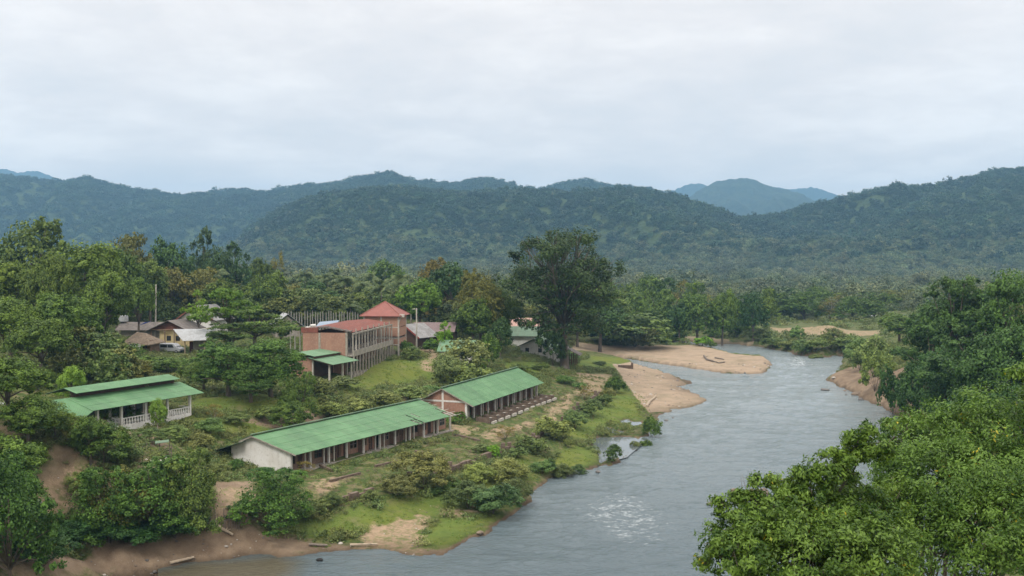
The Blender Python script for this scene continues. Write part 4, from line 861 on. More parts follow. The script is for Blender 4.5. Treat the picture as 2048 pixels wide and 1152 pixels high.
# ------------------------------------------------------------------ vehicles
def vehicle(loc, rz, L, Wd, Hh, paint, label, name, van=True, cat='van'):
    """local x forward"""
    root = empty(name, loc, rz, label, cat); w = Wd/2
    if van: prof = [(-L/2, .35), (L/2-.1, .35), (L/2, .6), (L/2-.05, .95), (L/2-.75, 1.15), (L/2-1.55, Hh-.1), (L/2-1.9, Hh), (-L/2+.3, Hh), (-L/2+.02, Hh-.35)]
    else: prof = [(-L/2, .35), (L/2-.1, .35), (L/2, .7), (L/2-.1, 1.0), (L/2-1.2, 1.1), (L/2-1.9, Hh-.05), (-L/2+.5, Hh), (-L/2+.05, 1.1)]
    b = MB().prism(prof, -w, w).build('body', paint, root)
    bv = b.modifiers.new('bevel', 'BEVEL'); bv.width = .07; bv.segments = 2
    z0, z1 = 1.12, Hh-.22
    for y in (-w-.012, w+.012):
        ww = MB(); xs = ([(-L/2+.3, -.55), (-.42, L/2-1.85)] if van else [(-L/2+.6, -.2), (-.1, L/2-2.1)])
        for xa, xb in xs: ww.prism([(xa, z0), (xb+(.35 if xb > 0 else 0), z0), (xb, z1), (xa, z1)], min(y, y*.985), max(y, y*.985))
        ww.build('side_window', GLASS, root)
    fx = L/2-.78
    MB().add([(fx+.03, -w+.12, 1.17), (fx+.03, w-.12, 1.17), (fx-.76, w-.18, Hh-.13), (fx-.76, -w+.18, Hh-.13)], [(0,1,2,3)]).build('windscreen', GLASS, root)
    for sx in (-1, 1):
        for sy in (-1, 1):
            x = sx*(L/2-.95); y = sy*(w-.1)
            t = MB().tube([(x, y-.12, .33), (x, y+.12, .33)], .33, 16).build('wheel', mat('tyre', (.02, .02, .02), (.03, .03, .03)), root)
            MB().tube([(x, y-.13, .33), (x, y+.13, .33)], .2, 12).build('rim', mat('alloy', (.5, .5, .52), (.45, .45, .47), rough=.4, metal=.6), t)
    for sy in (-1, 1): MB().box(L/2-.14, L/2+.005, sy*(w-.32)-.2, sy*(w-.32)+.2, .68, .86).build('headlight', mat('lamp_glass', (.8, .8, .8), (.75, .75, .75), rough=.2), root)
    MB().box(L/2-.1, L/2+.03, -w+.1, w-.1, .36, .55).build('bumper', mat('trim', (.08, .08, .085), (.1, .1, .1)), root)
    return root
SILVER = mat('silver_paint', (.50, .52, .55), (.46, .48, .51), rough=.35, spec=.5, metal=.2)
g = GY(344, 705, 220); vehicle((g[0], g[1], 11.05), R(-14), 5.0, 1.85, 1.95, SILVER, 'silver passenger van parked under the tin carport', 'parked_van')
g = GY(849, 697, 244.5); vehicle((g[0], g[1], h1(g[0], g[1])+.02), R(-82), 4.6, 1.8, 1.75, mat('dark_paint', (.05, .055, .06), (.06, .06, .065), rough=.35), 'dark car parked nose out in the open garage', 'parked_car', False, 'car')

# ------------------------------------------------------------------ ruined retaining wall along the grass shelf
wall_px = [(628,1018),(700,1003),(760,985),(830,965),(900,945),(980,915),(1060,888),(1115,850),(1165,815),(1200,788)]
WP = [ground_at(a, b) for a, b in wall_px]
root = empty('retaining_wall', WP[0], 0, 'crumbling dark stone retaining wall between the terrace and the riverside grass', 'wall')
m = MB(); pl = MB()
for i in range(len(WP)-1):
    a, b = Vector(WP[i]), Vector(WP[i+1]); n = max(1, int((b-a).length/1.1))
    for k in range(n):
        if rnd.random() < .3: continue
        p = a.lerp(b, k/n)-a*0-Vector(WP[0]); q = a.lerp(b, (k+1)/n)-Vector(WP[0]); hh = rnd.uniform(.2, .75)
        m.bar(p+Vector((0, 0, hh/2-.5)), q+Vector((0, 0, hh/2-.5)), .35+rnd.random()*.25, hh+1.2)
        if rnd.random() < .16: m.box(p.x-.3, p.x+.3, p.y-.3, p.y+.3, p.z-.5, p.z+hh+.8)
m.build('stonework', STONE, root)
# walls of old terrace beds in front of the first row house
for i, (a, b, lb) in enumerate((((660,965),(720,950),'broken low kerb nearest the white gable'), ((750,935),(800,925),'broken low kerb below the middle columns'), ((640,935),(665,944),'short buried kerb beside the first columns'),
                    ((905,870),(960,884),'low kerb beyond the torn roof corner'), ((830,905),(870,915),'low kerb under the fourth column from the far end'))):
    p, q = ground_at(*a), ground_at(*b); o = MB().bar((0, 0, .05), (q[0]-p[0], q[1]-p[1], q[2]-p[2]+.05), .3, .5).build('stone_kerb', STONE); o.location = p; tag(o, lb, 'kerb', 'old kerbs on the terrace')
# stone stub at the channel mouth
p = ground_at(1262, 738); o = MB().box(-3.5, 0, -.3, .3, -.3, 1.0).box(.02, .6, -.35, .35, -.3, 1.7).build('stone_stub', STONE); o.location = p; o.rotation_euler.z = R(-8); tag(o, 'short brown stone wall stub at the mouth of the side channel', 'wall')

# ------------------------------------------------------------------ driftwood, stakes, rocks and litter
WOOD = mat('driftwood', (.20, .17, .14), (.12, .10, .085), rough=.9, scale=4); WOODL = mat('pale_driftwood', (.40, .33, .24), (.30, .24, .18), rough=.9, scale=4)
def log(pts, r, label, mtl=WOOD, lift=.12, cat='driftwood'):
    P = [Vector(ground_at(a, b)) for a, b in pts]; o0 = P[0].copy()
    Q = [p-o0+Vector((0, 0, lift+rnd.uniform(0, .25))) for p in P]; n = len(Q)
    m = MB().tube(Q, [r*(1-.5*i/n) for i in range(n)], 7)
    for k in range(3):
        i = rnd.randrange(n-1); b = Q[i].lerp(Q[i+1], rnd.random()); m.tube([b, b+Vector((rnd.uniform(-1, 1), rnd.uniform(-1, 1), rnd.uniform(.1, .4)))*r*3.5], [r*.4, r*.15], 5)
    o = m.build('driftwood_log', mtl); o.location = o0; tag(o, label, cat)
log([(1408,714),(1414,721),(1425,724),(1438,727),(1450,726)], .3, 'large dark driftwood trunk lying on the pale sandbar')
log([(1430,717),(1440,719),(1448,720)], .2, 'smaller dark branch beside the big log on the sandbar')
log([(1293,815),(1299,806),(1308,798),(1312,795)], .32, 'pale crooked log on the gravel spit beside the algae', WOODL)
log([(428,1052),(445,1070),(466,1079)], .2, 'brown trunk sliding down the eroded bank', WOODL)
log([(618,1093),(655,1097)], .16, 'thin beached log along the muddy shore', WOOD)
log([(700,1098),(755,1097)], .14, 'straight pale log at the edge of the gravel beach', WOODL)
log([(340,1131),(388,1126)], .16, 'pale log lying at the muddy waterline', WOODL)
def rock(px, py, r, label, mtl, z=None, name='river_rock', cat='rock', group=None, seed=0):
    p = G(px, py, 0) if z == 0 else ground_at(px, py)
    import bmesh
    bm = bmesh.new(); bmesh.ops.create_icosphere(bm, subdivisions=3, radius=r)
    rg = random.Random(seed+int(px)); f = [Vector((rg.uniform(-1, 1), rg.uniform(-1, 1), rg.uniform(-1, 1))) for _ in range(9)]
    for v in bm.verts:
        k = sum(max(0, v.co.normalized().dot(q.normalized())-.6) for q in f)*.7; v.co *= 1-k*.5; v.co.z *= .55
    me = bpy.data.meshes.new(name); bm.to_mesh(me); bm.free(); me.materials.append(mtl)
    o = bpy.data.objects.new(name, me); COL.objects.link(o); o.location = (p[0], p[1], max(p[2], 0)+r*.1); o.rotation_euler.z = rg.random()*6; tag(o, label, cat, group); return o
RK = mat('river_stone', (.10, .095, .09), (.17, .155, .14), rough=.8, scale=2, bump=.05); RKP = mat('pale_stone', (.42, .39, .35), (.34, .31, .27), rough=.85, scale=2); RKB = mat('brown_stone', (.13, .10, .075), (.20, .155, .115), rough=.9, scale=2)
rock(1650, 781, 1.1, 'round dark boulder alone in the river near the right bank', RK, 0)
rock(1714, 790, 1.3, 'brown boulder at the tip of the right bank', RKB); rock(1722, 800, .8, 'flat dark rock in the shallows below the brown boulder', RK, 0)
rock(1692, 790, .35, 'small dark stone off the right bank', RK, 0); rock(1745, 710, .7, 'dark rock where the right bank meets the rapids', RK, 0)
rock(639, 1121, .38, 'small black stone standing in shallow water near the beach', mat('black_stone', (.015, .014, .013), (.02, .02, .02)), 0)
rock(1332, 842, .5, 'dark stone in the river beside the two shore bushes', RK, 0); rock(1346, 836, .3, 'tiny dark stone right of the shore bushes', RK, 0)
rock(1196, 944, .4, 'dark stone at the grassy point', RK, 0); rock(1420, 1008, .5, 'low wet rock in the rapids', RK, 0); rock(960, 1073, .5, 'brown stone at the corner of the grass point', RKB)
rock(1668, 757, .6, 'pale stone at the upstream end of the right shore', RKP); rock(1690, 782, .5, 'tan stone on the right shore edge', RKB)
p = G(1500, 985, 0)
o = MB(); 
for k in range(16): a = rnd.uniform(-2.4, 2.4); b = rnd.uniform(-.9, .9); o.tube([(a, b, -.3), (a+rnd.uniform(-.3, .3), b, rnd.uniform(.15, .5))], [.7, .35], 7)
o = o.build('gravel_islet', RKB); o.location = p; tag(o, 'low brown gravel islet with dead twigs beside the foreground leaves', 'islet')
tw = MB()
for k in range(4): tw.tube([(-1+k*.5, 0, .3), (-1.2+k*.4+rnd.uniform(-.5, .5), rnd.uniform(-.4, .4), 1.7+rnd.random())], [.04, .015], 4)
tw = tw.build('dead_twigs', WOOD); tw.parent = o
# bamboo stake screen on the eroded bank
p = ground_at(452, 1058); root = empty('stake_fence', p, R(20), 'dark weathered stake fence on the eroded river bank', 'fence')
m = MB()
for k in range(17):
    x = -1.6+k*.2; m.tube([(x, rnd.uniform(-.1, .1), -.8), (x+rnd.uniform(-.15, .15), rnd.uniform(-.1, .1), rnd.uniform(1.0, 2.2))], [.05, .035], 5)
m.build('stakes', WOOD, root); MB().bar((-1.7, -.1, .7), (1.8, -.1, .9), .06, .06).build('rail', WOOD, root)
# wire pen with pale trough
p = ground_at(312, 928); root = empty('animal_pen', p, R(15), 'rough stick pen with pale trough on the bare slope', 'pen')
m = MB()
for x, y in ((-2.4, 1.8), (-1.2, 2.0), (.2, 2.1), (1.3, 1.9), (1.6, .4), (-2.3, .4)): m.tube([(x, y, -.4), (x+.1, y, 1.9)], .05, 5)
for z in (.5, 1.0, 1.5): m.bar((-2.4, 1.85, z), (1.4, 1.95, z), .03, .03)
m.build('sticks', WOOD, root); MB().slab([(-.2, 1.4, 1.9), (1.3, 1.4, 2.0), (1.3, 2.4, 2.1), (-.2, 2.4, 2.0)], .05).build('cover', mat('teal_sheet', (.10, .16, .10), (.12, .18, .12)), root)
MB().prism([(-1.1, .45), (-.8, .1), (.9, .1), (1.2, .5), (1.0, .5), (.8, .25), (-.75, .25), (-.95, .45)], -.5, .3).build('trough', mat('pale_tub', (.62, .55, .52), (.55, .48, .45)), root)
# white sheeting caught in the bushes
p = ground_at(80, 1078); p = (p[0], p[1]-2.5, p[2]+1.6)
m = MB(); n0 = 9
for k in range(6):
    a = Vector((rnd.uniform(-1.6, 1.6), rnd.uniform(-1, 1), 1.6+rnd.uniform(0, .8))); m.add([a, a+Vector((.9, .1, .25)), a+Vector((1.1, .5, -.3)), a+Vector((.2, .6, -.45)), a+Vector((.5, .3, .1))], [(0,1,4),(1,2,4),(2,3,4),(3,0,4)])
o = m.build('plastic_sheet', mat('white_cloth', (.75, .75, .76))); o.location = p; tag(o, 'torn white plastic sheeting caught on the dark bushes at lower left', 'sheet')
p = ground_at(215, 1012); o = MB().add([(-.6, 0, 1.2), (.5, .1, 1.5), (.7, .5, 1.0), (-.3, .6, .9), (.1, .3, 1.3)], [(0,1,4),(1,2,4),(2,3,4),(3,0,4)]).build('plastic_sheet', mat('white_cloth', (.75, .75, .76))); o.location = p; tag(o, 'small white scrap of plastic among the lower middle bushes', 'sheet')
# pale wall of a building at the left picture edge
p = GY(2, 830, 118); root = empty('tin_hut', (p[0]-1.4, p[1], p[2]-2.2), R(10), 'pale tin hut half hidden by leaves at the left edge', 'hut')
MB().box(-4, 1.2, 0, 4, -1.5, 2.2).build('wall', PALETIN, root); MB().slab([(-4.4, -.6, 2.2), (1.7, -.6, 2.3), (1.7, 2, 3.4), (-4.4, 2, 3.3)], .08).slab([(-4.4, 2.01, 3.3), (1.7, 2.01, 3.4), (1.7, 4.6, 2.3), (-4.4, 4.6, 2.2)], .08).build('roof', PALETIN, root)
# ------------------------------------------------------------------ foliage
LEAF = leafmat('leaf_green', (.030, .060, .010), (.160, .225, .036), .28)
LEAFD = leafmat('leaf_deep', (.022, .048, .012), (.095, .155, .036), .24)
LEAFY = leafmat('leaf_olive', (.065, .078, .020), (.200, .205, .050), .22, warm=(.20, .13, .04))
LEAFL = leafmat('leaf_light', (.060, .110, .012), (.190, .280, .040), .3)
LEAFN = leafmat('leaf_near', (.024, .068, .008), (.160, .275, .042), .34, warm=(.50, .40, .03), rough=.42)
LEAFF = leafmat('leaf_forest', (.013, .042, .020), (.052, .100, .044), .15, vary=.6, zone=.009)
LEAFW = leafmat('leaf_woodland', (.032, .056, .013), (.155, .195, .046), .2, vary=.6, zone=.03)
LEAFV = leafmat('leaf_valley', (.050, .080, .038), (.165, .200, .095), .2, vary=.6, zone=.008)
LEAFU = leafmat('leaf_undergrowth', (.062, .094, .026), (.215, .265, .080), .24, vary=.5)
LEAFP = leafmat('leaf_palm', (.050, .085, .025), (.130, .165, .055), .2)
TWIG = mat('grey_twig', (.26, .24, .20), (.17, .15, .12), rough=.9, scale=5)

def leaf_geo(C, Nn, size, aspect, rng, droop=0.0):
    n = len(C); Nn = Nn/np.maximum(np.linalg.norm(Nn, axis=1, keepdims=True), 1e-6)
    a = rng.normal(size=(n, 3)); a[:, 2] -= droop; a = a-(a*Nn).sum(1, keepdims=True)*Nn; a /= np.maximum(np.linalg.norm(a, axis=1, keepdims=True), 1e-6)
    b = np.cross(Nn, a); L = (size*rng.uniform(.7, 1.3, n))[:, None]; Wd = L*aspect
    V = np.stack([C-a*L*.5, C+b*Wd*.5-a*L*.05, C+a*L*.5, C-b*Wd*.5-a*L*.05], 1).reshape(-1, 3)
    return V, np.arange(4*n).reshape(-1, 4)
def crown_geo(seed, lobes, nclump, nleaf, leaf, rc=.28, aspect=.6, flat=.6, zmin=-.45, up=.45, inner=.6, droop=0.0, reach=1.0, smin=0.0):
    rng = np.random.default_rng(seed); lb = np.array(lobes, float); w = (lb[:, 3]*lb[:, 4]+lb[:, 3]*lb[:, 5]); w = np.maximum(w, w.max()*.03); w /= w.sum()
    C = []; D = []; S = []
    while len(C) < nclump:
        k = rng.choice(len(lb), p=w); d = rng.normal(size=3); d /= np.linalg.norm(d)
        if d[2] < zmin: continue
        r = rng.uniform(.72, reach) if rng.random() > .15 else rng.uniform(.3, .7)
        p = lb[k, :3]+lb[k, 3:]*d*r
        q = (p-lb[:, :3])/lb[:, 3:]; q[k] = 9
        if (np.sum(q*q, 1) < inner**2).any(): continue
        C.append(p); D.append(d/lb[k, 3:]*lb[k, 3:].mean()); S.append(max(lb[k, 3:].mean(), smin))
    C, D, S = np.array(C), np.array(D), np.array(S)
    ci = rng.integers(0, nclump, nleaf)
    off = rng.normal(size=(nleaf, 3)); off /= np.maximum(np.linalg.norm(off, axis=1, keepdims=True), 1e-6); off *= (rng.random(nleaf)**.5)[:, None]
    off[:, 2] *= flat
    csz = rng.uniform(.6, 1.35, nclump)
    P = C[ci]+off*(S[ci]*rc*csz[ci])[:, None]
    Nn = D[ci]*.5+off*.6+rng.normal(size=(nleaf, 3))*.45; Nn[:, 2] += up
    V, Fc = leaf_geo(P, Nn, np.full(nleaf, leaf), aspect, rng, droop)
    v = np.clip(.6*rng.random(nclump)[ci]+.42*rng.random(nleaf), 0, 1)
    return V, Fc, v
def lobes_of(kind, seed):
    rg = random.Random(seed); L = []
    if kind == 'round':
        L.append((0, 0, .66, .33, .33, .30))
        for i in range(9): a = i*2.4+rg.random(); r = rg.uniform(.16, .30); s = rg.uniform(.15, .23); L.append((r*math.cos(a), r*math.sin(a), rg.uniform(.42, .84), s, s, s*.85))
    elif kind == 'dome':
        L.append((0, 0, .5, .40, .40, .42))
        for i in range(11): a = i*2.4+rg.random(); z = rg.uniform(.25, .86); r = .36*math.sqrt(max(.05, 1-((z-.3)/.65)**2)); s = rg.uniform(.12, .19); L.append((r*math.cos(a), r*math.sin(a), z, s, s, s*.7))
    elif kind == 'bush':
        L.append((0, 0, .42, .38, .38, .42))
        for i in range(13): a = i*2.4+rg.random(); z = rg.uniform(.10, .86); r = .38*math.sqrt(max(.05, 1-((z-.28)/.66)**2)); s = rg.uniform(.12, .19); L.append((r*math.cos(a), r*math.sin(a), z, s, s, s*.8))
    elif kind == 'tall':
        for i in range(10): z = .25+.07*i; a = i*2.4+rg.random(); r = .17*math.sin(min(1, (1.05-z)/.55)*1.5); s = .15+.15*math.sin(min(1, (1.03-z)/.6)*1.57); L.append((r*math.cos(a), r*math.sin(a), z, s, s, .13))
    elif kind == 'spread':
        for i in range(16): a = i*2.4+rg.random()*.5; r = rg.uniform(.05, .40); s = rg.uniform(.10, .19); L.append((r*math.cos(a), r*math.sin(a), .90-.9*r+rg.uniform(-.12, .05)-(.18 if i % 3 == 0 else 0), s, s, s*.33))
    elif kind == 'gappy':
        for i in range(58):
            a = i*2.39996+rg.uniform(-.3, .3); cz = 1-2*(i+.5)/58; cz = cz*.98; rr = math.sqrt(max(0, 1-cz*cz)); q = rg.uniform(.55, .98) if i % 4 else rg.uniform(.2, .5)
            zz_ = .63+.34*cz*q; wd = .42*(1-.25*max(0, -cz)); s = rg.uniform(.065, .115); L.append((wd*rr*q*math.cos(a), wd*rr*q*math.sin(a), zz_, s, s, s*.62))
        for i in range(8): a = i*.8; L.append((.22*math.cos(a), .22*math.sin(a), .27+.03*(i % 3), .08, .08, .06))
    elif kind == 'shrub':
        for i in range(9): a = i*2.4+rg.random(); r = rg.uniform(.05, .30); s = rg.uniform(.16, .26); L.append((r*math.cos(a), r*math.sin(a), rg.uniform(.25, .70)*(1-r*.6), s, s, s*1.15))
    elif kind == 'wispy':
        for i in range(14): a = i*2.4+rg.random(); r = rg.uniform(.1, .38); s = rg.uniform(.07, .13); L.append((r*math.cos(a), r*math.sin(a), rg.uniform(.3, .92)*(1-r*.25), s, s, s*1.2))
    return L
def trunk_mb(kind, lobes, seed):
    rg = random.Random(seed+5); m = MB(); fork = {'round': .38, 'dome': .3, 'tall': .6, 'spread': .34, 'gappy': .3, 'bush': .1, 'shrub': .04, 'wispy': .1}[kind]
    r0 = {'round': .028, 'dome': .03, 'tall': .022, 'spread': .022, 'gappy': .026, 'bush': .02, 'shrub': .012, 'wispy': .01}[kind]
    ax = Vector((rg.uniform(-.02, .02), rg.uniform(-.02, .02), fork))
    m.tube([(0, 0, -.06), (0, 0, 0), ax*.5, ax, (ax.x, ax.y, .7 if kind != 'shrub' else .5)], [r0*1.6, r0*1.25, r0*.95, r0*.8, r0*.3], 8)
    for l in (lobes if kind != 'shrub' else lobes[:5]):
        e = Vector(l[:3]); s = Vector((ax.x, ax.y, fork*rg.uniform(.75, 1.3))) if kind not in ('shrub', 'wispy') else Vector((0, 0, 0)); s.z = min(s.z, max(e.z*.8, .0)) 
        mid = s.lerp(e, .5)+Vector((rg.uniform(-.03, .03), rg.uniform(-.03, .03), .04 if kind != 'wispy' else 0)); m.tube([s, mid, e], ([r0*.5, r0*.32, r0*.10] if kind != 'gappy' else [r0*.26, r0*.16, r0*.06]), 5)
        if kind in ('wispy', 'gappy'):
            for _ in range(3): m.tube([mid.lerp(e, .4), e+Vector((rg.uniform(-1, 1), rg.uniform(-1, 1), rg.uniform(-.3, 1)))*.09], [r0*.14, r0*.05], 4)
    return m
SPEC = {  # kind: (hi leaves, hi leaf, lo leaves, lo leaf, clumps, rc)
 'round': (13000, .030, 5200, .046, 190, .34), 'dome': (15000, .030, 6500, .044, 260, .34), 'tall': (9000, .034, 4500, .05, 130, .34), 'spread': (11000, .026, 5000, .038, 170, .42),
 'bush': (15000, .030, 6500, .044, 260, .34), 'gappy': (32000, .0165, 12000, .024, 440, .68), 'shrub': (9000, .038, 3500, .058, 120, .38), 'wispy': (3500, .026, 1800, .034, 120, .55)}
PROTO = {}
def proto(kind, lod, var, leafm, bark):
    key = (kind, lod, var)
    if key not in PROTO:
        s = SPEC[kind]; sd = hash_s(kind)*7+var*13; lb = lobes_of(kind, sd)
        n, lf = (s[0], s[1]) if lod == 'hi' else (s[2], s[3])
        PROTO[key] = (crown_geo(sd+1, lb, s[4], n, lf, rc=s[5], flat=.55 if kind in ('spread', 'dome') else .75), trunk_mb(kind, lb, sd))
    k2 = key+(leafm.name, bark.name)
    if k2 not in PROTO:
        (V, Fc, v), tm = PROTO[key]
        c = mesh_np('crown', V, Fc, leafm, link=False, attrs={'v': ('FACE', v)})
        t = tm.build('trunk', bark, link=False, smooth=True); PROTO[k2] = (c.data, t.data); bpy.data.objects.remove(c); bpy.data.objects.remove(t)
    return PROTO[k2]
def hash_s(s): return sum(ord(c)*(i+3) for i, c in enumerate(s)) % 997
TR = random.Random(42)
def tree_at(x, y, w, h, kind, label, tint=(1, 1, 1), lod='lo', leafm=None, bark=None, name=None, cat=None, group=None, var=None, z=None, rz=None):
    leafm = leafm or LEAF; bark = bark or BARK; var = TR.randrange(3) if var is None else var
    cd, td = proto(kind, lod, var, leafm, bark); z = max(h1(x, y), -.6) if z is None else z
    shrub = kind == 'shrub'
    root = empty(name or ('shrub' if shrub else 'tree'), (x, y, z-.1), TR.uniform(0, 6.28) if rz is None else rz, label, cat or ('shrub' if shrub else 'tree'), group)
    c = bpy.data.objects.new('foliage' if shrub else 'crown', cd); t = bpy.data.objects.new('stem' if shrub else 'trunk', td)
    for o in (c, t): COL.objects.link(o); o.parent = root
    c.scale = t.scale = (w, w, h); k = TR.uniform(.92, 1.08); c.color = (tint[0]*k, tint[1]*k, tint[2]*k, 1)
    return root
def T(kind, px, Y, ytop, wpx, label, tint=(1, 1, 1), lod=None, leafm=None, dz=0, **kw):
    x = (px-W0/2)/F*Y; g = h1(x, Y); top = GY(px, ytop, Y)[2]; h = max(top-g+dz, 1.0)
    h = max(h, wpx*Y/F*(.42 if kind in ('spread', 'shrub') else .6))
    return tree_at(x, Y, wpx*Y/F*1.08, h*1.06, kind, label, tint, lod or ('hi' if Y < 175 else 'lo'), leafm, **kw)
def S(px, pyb, wpx, hpx, label, tint=(1, 1, 1), leafm=None, kind='shrub', **kw):
    """shrub standing where the photo shows its foot"""
    p = ground_at(px, pyb); Y = p[1]; return tree_at(p[0], Y, wpx*Y/F*1.15, hpx*Y/F*1.08, kind, label, tint, 'hi' if Y < 150 else 'lo', leafm or LEAFU, **kw)

# --- the left woodland
D_, O_, L_, G_ = LEAFD, LEAFY, LEAFL, LEAF
T('dome', 62, 262, 436, 150, 'huge dark rounded tree highest on the left skyline', (1, 1, 1), leafm=G_)
T('dome', -10, 262, 476, 120, 'dark tree cut by the left frame edge beside the huge rounded tree', (.9, .95, .9), leafm=D_)
T('round', 165, 205, 492, 190, 'broad green tree below and right of the huge rounded tree', (1.1, 1.15, .9), lod='hi')
T('round', 38, 196, 530, 150, 'bright yellow green tree on the left edge under the skyline tree', (1.25, 1.25, .9), lod='hi')
T('round', 100, 190, 512, 110, 'mid green tree between the bright edge tree and the broad one', (1, 1, .9), lod='hi')
T('dome', 252, 272, 466, 100, 'brown topped tree rising alone left of the grey pole', (.85, .85, .7), leafm=O_)
T('round', 235, 250, 500, 120, 'dark crown under the brown topped tree', (.9, 1, .9))
T('round', 350, 300, 488, 100, 'low dark green crown right of the brown topped tree', (.9, 1.1, .95), leafm=D_)
T('tall', 408, 330, 464, 70, 'bluish pointed tree like a pine on the skyline', (1.0, 1.0, 1.3), leafm=D_)
T('tall', 470, 335, 492, 75, 'dark upright tree right of the pointed one', (.9, 1.05, 1.1), leafm=D_)
T('round', 440, 325, 500, 70, 'small dark crown between the two upright trees', (.85, .95, 1.0), leafm=D_)
T('wispy', 556, 360, 500, 50, 'pale yellowish thin tree against the hill foot', (1.3, 1.15, .8), leafm=O_)
T('round', 520, 350, 520, 60, 'dull green tree left of the pale thin one', (1, 1, 1))
T('round', 300, 262, 528, 90, 'grey green tree directly behind the tall pole', (1.1, 1.1, 1.2))
T('round', 275, 235, 560, 80, 'mid green tree left of the tall pole base', (1, 1.1, .9))
T('round', 345, 285, 540, 90, 'olive tree above the white gable', (1.2, 1.1, .9), leafm=O_)
T('dome', 400, 290, 535, 100, 'yellowish olive tree above the flat topped tree', (1.1, 1.05, .8), leafm=O_)
T('round', 450, 270, 560, 100, 'mottled green tree behind the flat topped tree', (1, 1, .9))
T('round', 530, 290, 550, 90, 'leafy tree left of the palms', (1.05, 1.1, .9))
T('round', 205, 190, 560, 130, 'large green tree left of the thatched hut', (.95, 1.05, .85), lod='hi')
T('round', 130, 168, 590, 150, 'dark mass of foliage on the left slope under the broad tree', (.85, 1, .85), lod='hi')
T('round', 20, 160, 600, 150, 'leafy tree at the left edge halfway down', (1, 1.1, .8), lod='hi')
T('round', 75, 150, 640, 150, 'green tree on the left slope above the bungalow lean-to', (.95, 1.05, .85), lod='hi')
T('shrub', 180, 178, 650, 120, 'bushy thicket left of the thatched hut front', (1, 1.1, .9), leafm=G_)
T('shrub', 235, 190, 682, 90, 'thicket just below the thatched hut', (1, 1.15, .9), leafm=G_)
T('shrub', 175, 165, 690, 130, 'thicket behind the bungalow roof on the left', (1, 1, .9), leafm=G_)
T('shrub', 290, 185, 700, 95, 'bush below the silver van front', (.95, 1.1, .9), leafm=G_)
T('shrub', 250, 172, 715, 110, 'low thicket behind the middle of the bungalow roof', (1.1, 1.05, .8), leafm=O_)
T('shrub', 335, 188, 712, 70, 'leafy bush just below the parked van', (.95, 1.15, .9), leafm=G_)
T('shrub', 385, 180, 722, 70, 'bush between the bungalow ridge and the twin round trees', (1.0, 1.1, .9), leafm=G_)
T('spread', 455, 222, 566, 130, 'flat topped spreading tree above the carport', (1, 1.15, .85), leafm=L_, lod='hi')
T('spread', 510, 215, 612, 170, 'wide layered tree with dark branches right of the carport', (.95, 1.05, .9), leafm=G_, lod='hi')
T('spread', 395, 236, 578, 70, 'small bright layered tree in front of the white gable', (1.2, 1.3, .8), leafm=L_)
T('spread', 455, 208, 640, 130, 'lower layered tree half covering the carport roof', (.85, .95, .9), leafm=G_, lod='hi')
T('round', 560, 232, 635, 70, 'green tree touching the brick block corner', (1, 1.05, .9))
T('dome', 455, 161, 680, 140, 'round headed tree left of its twin above the lawn', (.74, 1.0, .9), leafm=G_, lod='hi', var=0)
T('dome', 540, 163, 676, 140, 'round headed twin tree next to the pink brick house', (.78, 1.05, .9), leafm=G_, lod='hi', var=1)
T('dome', 405, 166, 716, 80, 'small round tree touching the bungalow ridge end', (.9, 1.0, .9), leafm=G_, lod='hi')
T('bush', 598, 156, 742, 80, 'dark low tree in front of the pink brick house wall', (.85, .95, .85), leafm=G_, lod='hi', var=2)
T('dome', 500, 158, 722, 110, 'shaded tree filling the gap between the twin round trees', (.7, .92, .85), leafm=G_, lod='hi')
T('shrub', 575, 150, 800, 80, 'dark bush at the foot of the twin round trees', (.85, .95, .85), leafm=G_)
T('round', 140, 138, 735, 70, 'bright leafed sapling left of the bungalow top roof', (1.4, 1.5, 1.3), leafm=L_, lod='hi')
T('round', 88, 145, 745, 70, 'narrow tree left of the bungalow lean-to', (.9, 1.0, .85), lod='hi')
S(20, 850, 160, 130, 'leafy tree on the left edge level with the bungalow', (.95, 1.1, .85), G_, 'round')
S(58, 905, 130, 110, 'dense tree in front of the lean-to on the left slope', (.9, 1.05, .85), G_, 'round')
S(15, 965, 140, 100, 'green thicket on the left edge above the bare mound', (1.0, 1.15, .9), G_); S(110, 885, 90, 80, 'thicket between the edge trees and the grey leafless bush', (1, 1.1, .9), G_)
S(142, 905, 60, 56, 'leafless grey bush beside the bare mound', (1.0, .95, .8), O_, 'wispy', bark=TWIG)
S(208, 925, 110, 80, 'dark rounded bush over the top of the bare mound', (.8, .95, .8), G_)
S(182, 945, 84, 92, 'small dark tree leaning over the bare mound', (.8, .95, .8), G_, 'round')
S(255, 925, 70, 50, 'light bush right of the bare mound top', (1, 1, .9)); S(60, 935, 70, 46, 'low bush at the upper left of the tan patch', (1, 1.1, .9), G_)
S(395, 905, 70, 50, 'light scrub left of the white gable eave', (1, 1, .9)); S(350, 885, 60, 36, 'scrub on the slope below the verandah', (1, 1.1, .9)); S(420, 868, 60, 40, 'scrub between the two green roofs', (1, 1.1, .9))
S(300, 885, 60, 30, 'grassy scrub below the slim young tree', (1, 1.1, .9)); S(470, 850, 60, 34, 'green scrub above the white gable', (.95, 1.1, .9)); S(540, 845, 60, 34, 'scrub above the near end of the long ridge', (.95, 1.1, .9))
S(232, 850, 60, 60, 'dark bush under the near end of the verandah', (.8, 1, .85), G_); S(205, 855, 50, 60, 'leafy bush below the lean-to edge', (.9, 1.1, .9), G_)
S(265, 850, 45, 55, 'bush hiding the lower verandah wall', (.8, 1, .85), G_)
T('round', 312, 132, 798, 42, 'slim young tree with pale trunk before the verandah', (1.5, 1.6, 1.6), leafm=L_, bark=PBARK, lod='hi')
